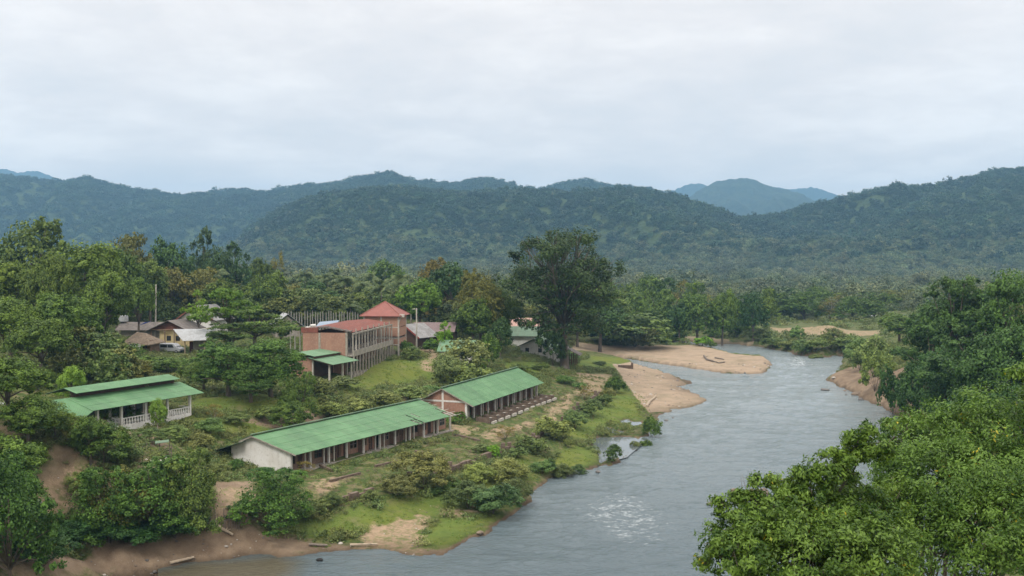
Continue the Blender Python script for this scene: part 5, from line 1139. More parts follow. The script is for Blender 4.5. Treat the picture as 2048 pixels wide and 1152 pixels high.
S(285, 838, 42, 70, 'frosted pale leaved bush covering the verandah corner', (1.8, 2.2, 3.2), L_)
# --- bottom left bank
S(22, 1165, 180, 250, 'dark glossy tree in the bottom left corner', (0.65, 0.95, 0.80), G_, 'bush'); S(0, 1090, 130, 140, 'dark foliage on the left edge above the corner tree', (0.69, 1.00, 0.85), G_, 'bush')
S(85, 1135, 120, 90, 'drooping dark bush low in the left corner', (0.65, 0.90, 0.80), D_); S(34, 1045, 96, 115, 'leafy tree just left of the bare tan patch', (0.82, 1.10, 0.85), G_, 'bush')
S(208, 1082, 130, 150, 'bushy tree right of the bare tan patch', (0.77, 1.05, 0.85), G_, 'bush'); S(305, 1075, 160, 150, 'dense dark tree in the middle of the eroded bank', (0.73, 1.00, 0.85), G_, 'bush', var=2)
S(245, 1075, 120, 130, 'yellowish leafed tree between two dark bank trees', (1.0, 1.0, .75), O_, 'bush'); S(378, 1068, 120, 165, 'airy light green tree right of the dark bank tree', (1.15, 1.15, 1.25), G_, 'bush', var=1)
S(335, 1010, 110, 100, 'thin stemmed bush with sparse leaves behind the bank trees', (1, 1.05, .9), LEAFU, 'wispy'); S(135, 1098, 110, 70, 'dark bush at the foot of the bare tan patch', (0.60, 0.90, 0.80), D_)
S(220, 1092, 130, 80, 'deep green bush over the muddy beach', (0.65, 0.92, 0.80), D_); S(350, 1080, 130, 70, 'shaded bush with drooping boughs above the mud', (0.65, 0.95, 0.80), D_); S(285, 1090, 100, 60, 'small dark bush in the shade of the bank trees', (0.60, 0.90, 0.80), D_)
S(400, 1010, 60, 60, 'light shrub at the left of the sandy hollow', (1, 1.1, .9)); S(165, 1000, 60, 60, 'olive shrub at the right edge of the tan patch', (1, 1.05, .9))
S(545, 1066, 150, 125, 'dense dark green bush standing alone before the white gable', (0.73, 1.02, 0.85), G_, 'bush')
S(598, 1045, 60, 56, 'lighter shrub right of the dense dark bush', (0.77, 1.00, 0.85))
S(435, 950, 60, 40, 'tangle of light bushes left of the white gable', (1, 1, .9))
S(525, 952, 60, 22, 'low leafy bush against the white gable foot', (0.60, 1.00, 0.90), G_); S(570, 950, 30, 20, 'little bush at the white gable corner', (0.60, 1.00, 0.90), G_)
S(470, 940, 34, 24, 'small bush at the left foot of the white gable', (0.69, 1.00, 0.90), G_)
# --- trees behind the village, centre
T('round', 620, 330, 560, 80, 'dark crown behind the left end of the post row', (.8, .95, .9), leafm=D_)
T('round', 575, 300, 572, 80, 'yellow green tree above the slanting tin roof', (1.2, 1.15, .7), leafm=O_)
T('round', 660, 300, 585, 90, 'dark tree directly behind the post row', (.8, .95, .9), leafm=D_)
T('round', 712, 285, 588, 70, 'olive tree left of the tower roof', (1.05, 1.0, .85))
T('round', 770, 430, 522, 90, 'bright rounded crown on the skyline right of the palms', (1, 1.15, .9))
T('round', 800, 300, 590, 90, 'mid green tree just behind the tower roof', (.9, 1, .9))
T('round', 840, 272, 560, 100, 'bright green tree right of the tower', (1.05, 1.3, .8), leafm=G_)
T('dome', 868, 310, 516, 80, 'rust tinged tree crown on the skyline', (1.0, .80, .6), leafm=O_)
T('round', 905, 295, 530, 100, 'tall dark green tree right of the rust tinged crown', (.8, .95, .9), leafm=D_)
T('dome', 962, 256, 540, 100, 'olive brown tree with rusty top left of the tallest tree', (.95, .92, .62), leafm=O_, lod='hi')
T('round', 1000, 262, 580, 100, 'green tree leaning against the tallest tree', (.95, 1, .85), leafm=G_, lod='hi')
T('round', 945, 250, 600, 90, 'dark lower crown under the olive brown tree', (.85, .95, .75), leafm=G_)
T('round', 1000, 244, 640, 60, 'small dark tree with bare stem near the lawn', (.7, .85, .75), leafm=D_)
T('gappy', 1130, 254, 460, 280, 'tallest tree with broad open crown beside the river bend', (.82, .84, .78), leafm=D_, lod='hi', var=1)
T('shrub', 1106, 252, 640, 62, 'ivy like growth around the foot of the tallest tree', (.8, .9, .8), leafm=D_)
T('tall', 888, 226, 646, 44, 'bright lime green small tree beside the garage', (1.2, 1.5, .6), leafm=L_, lod='hi')
T('shrub', 860, 232, 664, 40, 'dark green bush between garage and lime tree', (.75, 1, .8), leafm=G_)
T('shrub', 815, 224, 668, 34, 'ivy green bush at the tower foot', (.85, 1.1, .8), leafm=G_)
T('shrub', 822, 216, 690, 44, 'pale bush before the tower foot', (.95, .98, .9), leafm=LEAFU)
T('shrub', 925, 204, 672, 105, 'large light olive bush hiding a green roof', (1.0, 1.02, .95), leafm=LEAFU)
T('shrub', 890, 196, 704, 60, 'pale grey green bush beside the footpath', (1.1, 1.12, 1.2), leafm=LEAFU)
T('shrub', 955, 196, 700, 90, 'bright bush right of the large olive bush', (.85, 1.0, .8), leafm=LEAFU)
T('shrub', 975, 222, 664, 50, 'green bush under the olive brown tree', (.9, 1.1, .8), leafm=G_)
for px, py, w, h, lb in [(430, 845, 40, 34, 'bare grey brush between the bungalow and the white gable'), (230, 905, 60, 46, 'dry leafless bush right of the dark rounded bush'), (610, 950, 44, 30, 'dry brush in front of the first columns'),
      (845, 935, 50, 26, 'dry twiggy bush before the middle columns'), (1010, 880, 60, 30, 'dry twiggy bush on the brown part of the terrace'), (1170, 800, 40, 28, 'leafless bush beside the end of the old wall'), (1800, 808, 60, 40, 'dry reeds hanging over the right shore'), (1838, 828, 60, 40, 'dry reeds at the water below the right wood')]:
    S(px, py, w, h, lb, (1.5, 1.15, 1.0), O_, 'wispy', bark=TWIG)
# palms
def palm_geo(seed):
    rng = np.random.default_rng(seed); V = []; Fc = []; n = 0; vals = []
    for i in range(18):
        a = i*2.4; el = rng.uniform(-.3, 1.1); L = rng.uniform(.26, .34); pts = []
        for k in range(8):
            t = k/7; r = L*t; pts.append(np.array([math.cos(a)*r*math.cos(el), math.sin(a)*r*math.cos(el), .88+r*math.sin(el)-.34*t*t*L*3.2*.5]))
        side = np.array([-math.sin(a), math.cos(a), 0])
        for k in range(1, 8):
            for sg in (-1, 1):
                for j in range(2):
                    p = pts[k-1]+(pts[k]-pts[k-1])*(j/2+.25); w = .085*math.sin(math.pi*min(.95, (k-.3+j*.5)/8)+.25); d = pts[k]-pts[k-1]
                    q = p+side*sg*w+d*.6+np.array([0, 0, -w*.75]); V += [p, p+d*.5, q+d*.12, q-d*.05]; Fc.append([n, n+1, n+2, n+3]); n += 4; vals.append(rng.random())
    return np.array(V), np.array(Fc), np.array(vals)
PALMS = [palm_geo(s) for s in (1, 2)]; PM = []
for V, Fc, v in PALMS:
    c = mesh_np('fronds', V, Fc, LEAFP, link=False, attrs={'v': ('FACE', v)}); PM.append(c.data)
ptr = MB().tube([(0, 0, -.05), (.01, 0, .3), (.0, .01, .6), (0, 0, .89)], [.018, .013, .011, .010], 7).build('trunk', PBARK, link=False, smooth=True).data
for i, (px, Y, yt, lb) in enumerate([(800, 300, 545, 'tallest coconut palm behind the red roofed tower'), (762, 305, 556, 'coconut palm above the tower left eave'), (690, 345, 548, 'palm in the middle of the palm grove'), (655, 350, 545, 'palm left of the grove middle'),
        (610, 400, 540, 'far palm at the left of the grove'), (590, 330, 566, 'low palm near the yellow green tree'), (728, 330, 560, 'palm between the grove and the tower'), (822, 285, 562, 'palm leaning right of the tower roof'), (700, 272, 600, 'short palm over the right part of the post row'), (668, 420, 535, 'hazy palm top against the hill foot'),
        (640, 380, 552, 'hazy palm beside the grove'), (430, 300, 535, 'palm among the yellowish trees above the village'), (740, 400, 542, 'far palm left of the bright rounded crown'), (560, 400, 545, 'palm near the distant pale roof'), (855, 330, 560, 'palm right of the bright green tree')]):
    x = (px-W0/2)/F*Y; z = h1(x, Y); h = GY(px, yt, Y)[2]-z
    r = empty('palm_tree', (x, Y, z), TR.uniform(0, 6), lb, 'palm tree', 'coconut palms behind the village')
    for nm, dt in (('fronds', PM[i % 2]), ('trunk', ptr)): o = bpy.data.objects.new(nm, dt); COL.objects.link(o); o.parent = r; w = max(10, h*.95); o.scale = (w*1.15, w*1.15, h)
# --- centre right: the bar and the far bank
T('shrub', 1270, 345, 632, 165, 'wide dome of olive bushes on the sandbar', (1.0, 1.05, 1.1), leafm=G_)
T('shrub', 1222, 350, 640, 110, 'left shoulder of the olive thicket on the sandbar', (.8, .95, .95), leafm=D_)
T('round', 1200, 330, 606, 110, 'dark thicket tree right behind the tallest tree', (.8, .95, .95), leafm=D_)
T('bush', 1245, 385, 598, 100, 'grey green tree behind the sandbar thicket', (1.2, 1.2, 1.3))
T('round', 1155, 320, 620, 90, 'dark tree between the tallest tree and the sandbar', (.8, .9, .9), leafm=D_)
T('round', 1190, 370, 570, 100, 'hazy tree right of the tallest crown', (1.1, 1.2, 1.2))
T('bush', 1290, 420, 558, 90, 'tall hazy tree left of the pinkish bare tree', (1.0, 1.1, 1.1))
T('wispy', 1358, 436, 560, 60, 'pinkish half bare tree on the far bank', (1.35, 1.2, 1.15), leafm=O_, bark=PBARK)
T('bush', 1320, 386, 585, 90, 'tree right behind the sandbar thicket top', (.95, 1.05, 1.0))
T('dome', 1395, 370, 590, 90, 'dense tree at the head of the channel', (.85, 1.0, .9), leafm=G_)
T('round', 1360, 370, 605, 60, 'darker tree left of the channel head', (.75, .95, .9), leafm=D_)
T('round', 1445, 370, 592, 65, 'tree with yellow palms right of the channel head', (1.0, 1.1, .9))
T('dome', 1507, 370, 582, 62, 'dark compact tree standing out on the far bank', (.6, .85, .75), leafm=D_)
T('shrub', 1462, 392, 640, 50, 'bright rounded bush at the river edge', (1.1, 1.35, .8), leafm=L_)
T('shrub', 1430, 388, 652, 44, 'darker bush beside the bright riverside bush', (.9, 1.05, .9), leafm=G_)
T('shrub', 1405, 356, 664, 44, 'small bright bush on the upstream end of the sandbar', (1.2, 1.5, .7), leafm=L_)
T('shrub', 1425, 350, 676, 26, 'twiggy dark bush beside the small bright one', (.8, .9, .8), leafm=G_)
T('bush', 1560, 473, 584, 80, 'bluish green tree right of the compact dark tree', (.9, 1.0, 1.1)); T('bush', 1610, 462, 582, 90, 'tallest tree behind the gravel field', (.85, 1, 1.0))
T('wispy', 1662, 457, 590, 80, 'brown thin crowned tree over the gravel heap', (1.1, 1.0, .85), leafm=O_, bark=PBARK); T('bush', 1640, 495, 596, 70, 'green tree left of the brown thin crown', (.95, 1.05, .95))
T('bush', 1705, 451, 596, 80, 'tree at the back of the gravel field', (.9, 1.05, 1.0)); T('bush', 1750, 451, 610, 60, 'low tree beside the far white shed', (1, 1.1, 1))
T('shrub', 1520, 372, 662, 60, 'bush on the far bank left of the hedge', (1, 1.05, .85), leafm=LEAFU)
for px, Y, yt, w, k, t, m_, lb in [(1255, 436, 566, 70, 'bush', (1.2, 1.2, 1.2), G_, 'pale tree above the left end of the sandbar thicket'), (1300, 470, 548, 70, 'dome', (.9, 1, 1), D_, 'upright tree against the hill left of the half bare tree'),
      (1345, 453, 556, 60, 'bush', (.9, 1.05, 1.0), D_, 'green crown just left of the half bare tree'), (1385, 420, 566, 60, 'bush', (1.1, 1.2, 1.0), G_, 'bright crown behind the dense channel head tree'), (1420, 394, 588, 50, 'wispy', (1.4, 1.35, 1.0), O_, 'thin yellowish tree between the far bank crowns'),
      (1475, 386, 596, 56, 'bush', (.95, 1.1, .9), G_, 'tree left of the compact dark tree'), (1530, 440, 578, 56, 'bush', (1.3, 1.3, 1.0), G_, 'light green tree right of the compact dark tree'), (1585, 517, 574, 60, 'dome', (.85, 1.0, 1.05), D_, 'upright tree in the far row'),
      (1635, 506, 572, 66, 'dome', (.9, 1.05, 1.0), G_, 'broad crown in the far row left of the brown thin one'), (1680, 506, 590, 60, 'bush', (1.3, 1.2, 1.0), G_, 'pale tree over the gravel field'), (1730, 495, 592, 66, 'dome', (.9, 1.05, 1.0), G_, 'dark tree near the far shed'),
      (1775, 495, 600, 60, 'bush', (1.2, 1.25, 1.1), G_, 'light tree between the far shed and the right wood'), (1345, 385, 640, 60, 'shrub', (.9, 1.05, .85), G_, 'bushes at the left end of the far sand strip'), (1490, 385, 640, 40, 'shrub', (.85, 1, .85), G_, 'bush at the foot of the compact dark tree'),
      (1535, 528, 634, 60, 'shrub', (.9, 1.05, .9), G_, 'bush at the left corner of the gravel field'), (1215, 394, 560, 60, 'dome', (1.1, 1.15, 1.1), G_, 'slim hazy tree beside the tallest crown')]:
    T(k, px, Y, yt, w, lb, t, leafm=m_)
for i, (px, py, w, h, lb, t) in enumerate([(1545, 694, 50, 26, 'low riverside bush at the left of the far bank hedge', (.9, 1, .8)), (1575, 700, 46, 30, 'bush over the upstream rapids', (.85, 1, .8)), (1605, 706, 50, 34, 'bush in the middle of the far bank hedge', (.9, 1.0, .75)),
      (1592, 682, 34, 42, 'taller dark bush rising from the far bank hedge', (.8, 1.05, .8)), (1632, 700, 50, 34, 'bush right of the tall hedge bush', (.9, 1.05, .75)), (1662, 696, 50, 40, 'thick bush before the right end of the gravel field', (.8, .95, .8)),
      (1630, 716, 34, 16, 'small dark bush overhanging the rapids', (.7, .85, .7)), (1690, 700, 60, 44, 'bush joining the hedge to the right bank wood', (.85, .95, .8)), (1340, 676, 40, 14, 'low bush on the far sand strip', (1, 1, .8))]):
    S(px, py, w, h, lb, t, LEAFU)
# --- right bank wood
T('spread', 1910, 196, 536, 170, 'tallest layered tree of the right bank wood', (1.00, 1.13, 0.90), leafm=D_, lod='hi', var=0)
T('dome', 1925, 200, 575, 200, 'great dark dome filling the right bank wood', (0.84, 1.06, 0.85), leafm=D_, lod='hi')
T('round', 1858, 208, 612, 110, 'green tree on the left shoulder of the right bank wood', (0.95, 1.13, 0.85), leafm=D_, lod='hi')
T('dome', 2025, 165, 540, 150, 'tall tree at the right frame edge', (1.00, 1.19, 0.80), leafm=D_, lod='hi')
T('spread', 1868, 188, 640, 150, 'layered tree overhanging the right bank', (0.89, 1.06, 0.85), leafm=D_, lod='hi')
T('spread', 1960, 165, 640, 220, 'wide layered tree in the middle of the right wood', (0.89, 1.08, 0.85), leafm=D_, lod='hi', var=1)
T('round', 1990, 150, 668, 190, 'dark tree low in the right wood', (0.84, 1.06, 0.85), leafm=D_, lod='hi')
T('dome', 1900, 170, 690, 130, 'shaded tree above the bare bank', (0.73, 0.99, 0.85), leafm=D_, lod='hi')
T('shrub', 1790, 205, 690, 60, 'rounded dark bush on top of the bare bank', (0.79, 1.03, 0.80), leafm=D_)
T('shrub', 1835, 185, 720, 80, 'bush drooping over the bare bank', (0.79, 1.03, 0.85), leafm=D_)
T('shrub', 1930, 150, 740, 120, 'dark understorey bush behind the foreground leaves', (0.63, 0.86, 0.70), leafm=D_)
T('shrub', 2030, 140, 730, 120, 'dark bush at the right edge above the foreground leaves', (0.63, 0.86, 0.70), leafm=D_)
T('shrub', 1750, 245, 650, 80, 'light rounded thicket at the upstream end of the right bank', (1.1, 1.15, 1.0), leafm=LEAFU)
T('shrub', 1722, 262, 672, 60, 'grey green bush at the bend of the right bank', (1.0, 1.1, 1.0), leafm=LEAFU); T('shrub', 1752, 228, 692, 60, 'yellowish bush over the right bank scar', (1.3, 1.25, .9), leafm=LEAFU)
T('shrub', 1708, 285, 690, 50, 'dark bush dipping to the water on the right bank', (0.84, 0.97, 0.80), leafm=D_)
T('round', 1800, 300, 630, 90, 'hazy tree behind the right bank wood', (0.95, 1.08, 0.95))
# --- shrubs on the terrace and the grass shelf
for (px, py, w, h, lb, t, m_) in [
 (848, 978, 105, 82, 'round twiggy olive shrub in the middle of the terrace edge', (1.15, 1.1, 1.0), LEAFU), (796, 992, 74, 52, 'brownish shrub left of the round olive shrub', (1.1, .9, .9), LEAFU),
 (740, 1002, 40, 30, 'small shrub growing in the retaining wall', (1, .95, .9), LEAFU), (668, 1016, 40, 34, 'small bush before the first wall stump', (.9, 1.0, .9), LEAFU), (640, 1025, 50, 36, 'bush between the dense dark bush and the wall', (.9, 1.05, .9), LEAFU),
 (935, 1018, 90, 70, 'left part of the big shrub cluster at the water', (.75, .95, .95), LEAFU), (985, 1028, 110, 88, 'big dark shrub hanging over the river', (.65, .85, .85), LEAFU), (1035, 1004, 70, 60, 'right part of the big shrub cluster', (.75, .9, .85), LEAFU),
 (1020, 965, 90, 60, 'feathery olive shrub behind the big cluster', (1.0, 1.05, .9), LEAFU), (960, 965, 70, 50, 'bright shrub left of the feathery one', (1.0, 1.2, .9), LEAFU), (905, 985, 50, 40, 'small green shrub on the grass shelf', (.9, 1.1, .8), LEAFU),
 (1085, 950, 55, 42, 'dark shrub at the water between cluster and grassy point', (.75, .95, .8), LEAFU), (1128, 955, 50, 38, 'round dark shrub on the grassy point shore', (.7, .9, .8), LEAFU), (1158, 948, 34, 26, 'small shrub at the end of the grassy point', (.75, .9, .8), LEAFU),
 (1065, 905, 70, 50, 'olive shrub on the terrace edge above the grass', (1.0, 1.1, .9), LEAFU), (1110, 880, 80, 66, 'leafy shrub leaning over the terrace edge', (1.1, 1.15, .9), LEAFU), (1035, 915, 46, 34, 'shrub on the wall left of the leafy one', (.9, 1, .9), LEAFU),
 (1150, 858, 54, 40, 'dense shrub half way along the terrace edge', (.9, 1.0, .9), LEAFU), (1180, 832, 50, 36, 'shrub beside the sandy track', (.9, 1.0, .9), LEAFU), (1205, 812, 40, 34, 'small dark shrub near the green algae', (.8, .95, .8), LEAFU),
 (1232, 786, 40, 42, 'upright dark shrub at the top of the gravel spit', (.75, .95, .8), G_), (1215, 796, 30, 26, 'brown twiggy shrub left of the upright one', (1.1, .9, .8), LEAFU),
 (1303, 872, 40, 56, 'tall shrub standing on the shore islet', (.8, .95, .85), G_), (1290, 890, 28, 26, 'low shrub at the foot of the islet shrub', (.85, .95, .85), G_), (1272, 893, 24, 18, 'twiggy shrub on the thin mud strip', (.9, .85, .8), LEAFU),
 (1226, 926, 36, 40, 'lone dark shrub standing in the river shallows', (.65, .8, .8), G_), (988, 915, 26, 26, 'bright leafy plant on the brown terrace', (1.3, 1.7, .8), L_), (960, 905, 40, 22, 'grey green plant beside the bright leafy one', (.9, .95, 1.0), LEAFU),
 (1136, 895, 20, 20, 'tiny shrub on the bright grass', (.9, .9, .8), LEAFU), (905, 846, 36, 16, 'green weeds at the brick gable foot', (.9, 1.3, .8), G_), (922, 842, 24, 20, 'leafy bush at the brick gable corner', (.8, 1.2, .8), G_),
 (1060, 775, 40, 16, 'leafy patch beyond the planters', (.9, 1.3, .8), LEAFU), (1130, 768, 40, 18, 'leafy weeds on the sandy track', (.9, 1.2, .8), LEAFU), (1160, 778, 30, 14, 'weeds on the right of the sandy track', (.9, 1.1, .8), LEAFU),
 (870, 990, 30, 16, 'low bush on the grass shelf edge', (.8, 1, .8), LEAFU), (1080, 740, 40, 22, 'dark bush below the tallest tree', (.7, .9, .7), LEAFU), (1040, 742, 46, 20, 'bush left of the tallest tree foot', (.8, 1, .8), LEAFU),
 (1140, 722, 40, 18, 'bush between the open shed and the tallest tree', (.8, 1, .8), LEAFU), (1200, 730, 30, 10, 'row of low shrubs on the channel bank', (.7, .9, .7), LEAFU),
 (865, 788, 44, 26, 'dark bush on the slope behind the brick gable', (.75, .95, .8), LEAFU), (820, 800, 60, 36, 'olive bush on the slope above the ridge', (1.1, 1.1, 1.0), LEAFU), (768, 812, 60, 36, 'olive bush over the middle of the long ridge', (1.1, 1.1, 1.0), LEAFU),
 (715, 826, 60, 40, 'light bush over the left of the long ridge', (1.1, 1.15, 1.0), LEAFU), (660, 836, 60, 40, 'bush on the slope left of the long ridge', (1.1, 1.2, .9), LEAFU), (905, 775, 60, 36, 'bright bush on the slope over the brick gable', (1.1, 1.2, .9), LEAFU),
 (955, 762, 60, 32, 'bush over the bright green ridge', (1.0, 1.1, .9), LEAFU), (690, 775, 60, 24, 'pale dry bush before the porch', (1.1, .98, .98), LEAFU), (640, 790, 60, 44, 'yellow green bush below the pink brick house', (.9, .95, .8), LEAFU)]:
    S(px, py, w, h, lb, t, m_)

# ------------------------------------------------------------------ masses nobody could count, as scattered instances
def scatter(name, pts, scl, protos, kind='stuff', label=None, zscale=None):
    n = len(pts); me = bpy.data.meshes.new(name+'_points'); me.vertices.add(n); me.vertices.foreach_set('co', np.asarray(pts, np.float32).ravel())
    rng = np.random.default_rng(n)
    def att(nm, ty, arr, key): a = me.attributes.new(nm, ty, 'POINT'); a.data.foreach_set(key, arr)
    rot = np.zeros((n, 3), np.float32); rot[:, 2] = rng.uniform(0, 6.28, n)
    sc = np.stack([scl, scl, scl*(zscale if zscale is not None else rng.uniform(.8, 1.25, n))], 1).astype(np.float32)
    att('rot', 'FLOAT_VECTOR', rot.ravel(), 'vector'); att('scl', 'FLOAT_VECTOR', sc.ravel(), 'vector'); att('pick', 'INT', rng.integers(0, len(protos), n).astype(np.int32), 'value')
    o = bpy.data.objects.new(name, me); COL.objects.link(o)
    pc = bpy.data.collections.new(name+'_kinds')
    for p in protos: pc.objects.link(p)
    ng = bpy.data.node_groups.new(name, 'GeometryNodeTree'); ng.interface.new_socket('Geometry', in_out='INPUT', socket_type='NodeSocketGeometry'); ng.interface.new_socket('Geometry', in_out='OUTPUT', socket_type='NodeSocketGeometry')
    gi = ng.nodes.new('NodeGroupInput'); go = ng.nodes.new('NodeGroupOutput'); ip = ng.nodes.new('GeometryNodeInstanceOnPoints'); ci = ng.nodes.new('GeometryNodeCollectionInfo')
    ci.inputs['Collection'].default_value = pc; ci.inputs['Separate Children'].default_value = True; ci.inputs['Reset Children'].default_value = True
    def named(nm, dt): q = ng.nodes.new('GeometryNodeInputNamedAttribute'); q.data_type = dt; q.inputs['Name'].default_value = nm; return q.outputs['Attribute']
    L = ng.links.new; L(gi.outputs[0], ip.inputs['Points']); L(ci.outputs[0], ip.inputs['Instance']); ip.inputs['Pick Instance'].default_value = True
    L(named('pick', 'INT'), ip.inputs['Instance Index']); L(named('rot', 'FLOAT_VECTOR'), ip.inputs['Rotation']); L(named('scl', 'FLOAT_VECTOR'), ip.inputs['Scale'])
    L(ip.outputs[0], go.inputs[0]); md = o.modifiers.new('scatter', 'NODES'); md.node_group = ng
    tag(o, label, None, kind=kind); return o
def proto_crowns(tagn, n, leaves, leaf, leafm, lobef, clumps=14, rc=.5, aspect=.7):
    out = []
    for s in range(n):
        V, Fc, v = crown_geo(900+s*7+leaves, lobef(s), clumps, leaves, leaf, rc=rc, aspect=aspect, inner=.4); out.append(mesh_np(tagn, V, Fc, leafm, link=False, attrs={'v': ('FACE', v)}))
    return out
def bump_lobes(s):
    rg = random.Random(s); L = [(0, 0, .1, .8, .8, .75)]
    for i in range(4): a = i*1.6+rg.random(); L.append((.5*math.cos(a), .5*math.sin(a), rg.uniform(0, .45), .42, .42, .42))
    return L
forest = proto_crowns('forest_crown', 5, 420, .19, LEAFF, bump_lobes, 30, .42)
valley = proto_crowns('valley_crown', 5, 640, .13, LEAFV, bump_lobes, 34, .45)
def sample_hill(X, Y, Z, spacing, seed, rows):
    rng = np.random.default_rng(seed); X, Y, Z = X[:rows], Y[:rows], Z[:rows]
    A = np.abs((X[1:, 1:]-X[1:, :-1])*(Y[1:, 1:]-Y[:-1, 1:])); n = int(A.sum()/spacing**2); p = (A/A.sum()).ravel()
    k = rng.choice(len(p), n, p=p); i, j = np.divmod(k, A.shape[1]); a, b = rng.random(n), rng.random(n)
    def bl(M): return (M[i, j]*(1-a)*(1-b)+M[i, j+1]*(1-a)*b+M[i+1, j]*a*(1-b)+M[i+1, j+1]*a*b)
    return np.stack([bl(X), bl(Y), bl(Z)], 1)
rg_ = np.random.default_rng(8)
for (X, Y, Z), sp, nm, sz in ((HG[0], 11.5, 'left_ridge_forest', 9.5), (HG[1], 8.2, 'middle_hill_forest', 7.2), (HG[2], 8.4, 'right_hill_forest', 7.4)):
    P = sample_hill(X, Y, Z, sp, int(sp*10), 154); s = sz*rg_.uniform(.5, 1.3, len(P))*(1+.6*(rg_.random(len(P)) > .9)); P[:, 2] += s*.15
    vis = np.abs(P[:, 0]) < P[:, 1]*.56+60; P, s = P[vis], s[vis]
    low = rg_.random(len(P)) < np.clip(1.05-(P[:, 2]-15)/75, .04, 1)*(P[:, 1] < 2400)       # lighter mixed trees on the foot slopes
    scatter(nm, P[~low], s[~low], forest, label='dense forest canopy covering the hillside')
    if low.any(): scatter('foot_slope_forest', P[low], s[low]*.85, valley, label='paler mixed forest on the foot of the hill')
# valley floor forest
def flat_pts(n, y0, y1, seed, keep, k=.56):
    rng = np.random.default_rng(seed); y = np.sqrt(rng.uniform(y0**2, y1**2, n)); x = rng.uniform(-k, k, n)*y; m = keep(x, y); x, y = x[m], y[m]; return x, y, height(x, y)
GRAVEL = poly_ground([(1535,653),(1765,658),(1760,672),(1690,680),(1640,678),(1560,670)])
def keep_far(x, y): return (sdist(x, y, RIVER) < -14) & (sdist(x, y, GRAVEL) < -5) & ~((x > -.18*y) & (x < .55*y) & (y < 560) & (x > .13*y) & False)
x, y, z = flat_pts(24000, 470, 1900, 3, lambda x, y: keep_far(x, y) & (fbm(x*.01, y*.01, 91, 3) > -.42))
s = rg_.uniform(2.4, 6.2, len(x))*(1+.5*np.clip(fbm(x*.01, y*.01, 12, 2), 0, 1)+.7*(rg_.random(len(x)) > .93)); scatter('valley_forest', np.stack([x, y, z+s*.55], 1), s, valley, label='hazy forest filling the valley floor')
# denser, finer crowns for the woodland behind the village and round the river bend
wood = []
for s_ in range(4):
    k_ = ('round', 'dome', 'round', 'tall')[s_]; lb_ = lobes_of(k_, 300+s_)
    V, Fc, v = crown_geo(400+s_, lb_, 90, 2200, .06, rc=.38); wood.append(mesh_np('woodland_tree', V, Fc, LEAFW, link=False, attrs={'v': ('FACE', v)}))
HOUSES = [(o.matrix_basis.translation.x, o.matrix_basis.translation.y) for o in COL.objects if o.parent is None and o.get('category') in ('house', 'building', 'tower', 'hut', 'carport', 'garage', 'shed', 'van', 'car', 'utility pole', 'post', 'shelter', 'sacks', 'tank')]
def clear_of(x, y, r):
    m = np.ones(x.shape, bool)
    for hx, hy in HOUSES:
        dx, dy = x-hx, y-hy; m &= ~((dx*dx+dy*dy < r*r)); 
        m &= ~((np.abs(x/np.maximum(y, 1)-hx/max(hy, 1)) < .012+6/max(hy, 1)) & (y < hy) & (y > hy-45))   # keep the open ground before the houses
    return m
YARD = poly_ground([(640,800),(600,770),(600,690),(720,690),(800,700),(830,680),(875,690),(1000,715),(1150,700),(1150,760),(950,790)])
def keep_w(x, y): return clear_of(x, y, 13) & (sdist(x, y, RIVER) < -16) & (sdist(x, y, GRAVEL) < -6) & (sdist(x, y, YARD) < -2) & ((x < .05*y) | (y > 330)) & ((x < .13*y) | (y > 500)) & ((y > 262) | (x < -.32*y))
x, y, z = flat_pts(3400, 225, 560, 5, keep_w); h = rg_.uniform(6.5, 12.5, len(x)); h = np.where(x > .05*y, h*.8, h)
scatter('woodland', np.stack([x, y, z-.3], 1), h, wood, zscale=np.ones(len(x)), label='mixed woodland behind the village')
x, y, z = flat_pts(420, 150, 262, 6, lambda x, y: clear_of(x, y, 13) & (x < -.36*y) & (sdist(x, y, RIVER) < -10), .62); h = rg_.uniform(5, 9, len(x)); scatter('slope_woodland', np.stack([x, y, z-.3], 1), h, wood, zscale=np.ones(len(x)), label='woodland on the left slope')
x, y, z = flat_pts(900, 130, 330, 7, lambda x, y: (x > .405*y+5) & (sdist(x, y, RIVER) < -9), .62); h = rg_.uniform(5, 10, len(x)); scatter('right_woodland', np.stack([x, y, z-.3], 1), h, wood, zscale=np.ones(len(x)), label='woodland on the right bank')
# undergrowth: low leafy clumps
under = proto_crowns('undergrowth_clump', 5, 260, .20, LEAFU, bump_lobes, 26, .55, .5)
def in_any(x, y, polys, grow=0): 
    m = np.zeros(x.shape, bool)
    for p in polys: m |= sdist(x, y, p) > -grow
    return m
SANDP = [poly_ground(p) for p in SAND]; DIRTP = [poly_ground(p) for p in DIRT[:-1]]; PALEP = [poly_ground(p) for p in PALE]; LUSHP = [poly_ground(p) for p in LUSH]
TERR = poly_ground([(590,965),(905,880),(940,855),(1085,800),(1100,760),(1210,745),(1235,770),(1160,840),(1060,895),(900,950),(760,990),(640,1020)])
RECT = []
for A, rz, L_r, W_r in ((A1, rz1, 37.6, 10), (A2, rz2, 34, 8.8), (Cc, rzc, 27.5, 8.4)):
    RECT.append([local(A, rz, a, b)[:2] for a, b in ((-.3, -1.6), (L_r+.3, -1.6), (L_r+.3, W_r+.3), (-.3, W_r+.3))])
RECT.append([local(Bc, rzb, a, b)[:2] for a, b in ((-17.4, -.4), (.4, -.4), (.4, 8), (-17.4, 8))]); RECT.append([local(A2, rz2, a, b)[:2] for a, b in ((1, -3.8), (34, -3.8), (34, 0), (1, 0))])
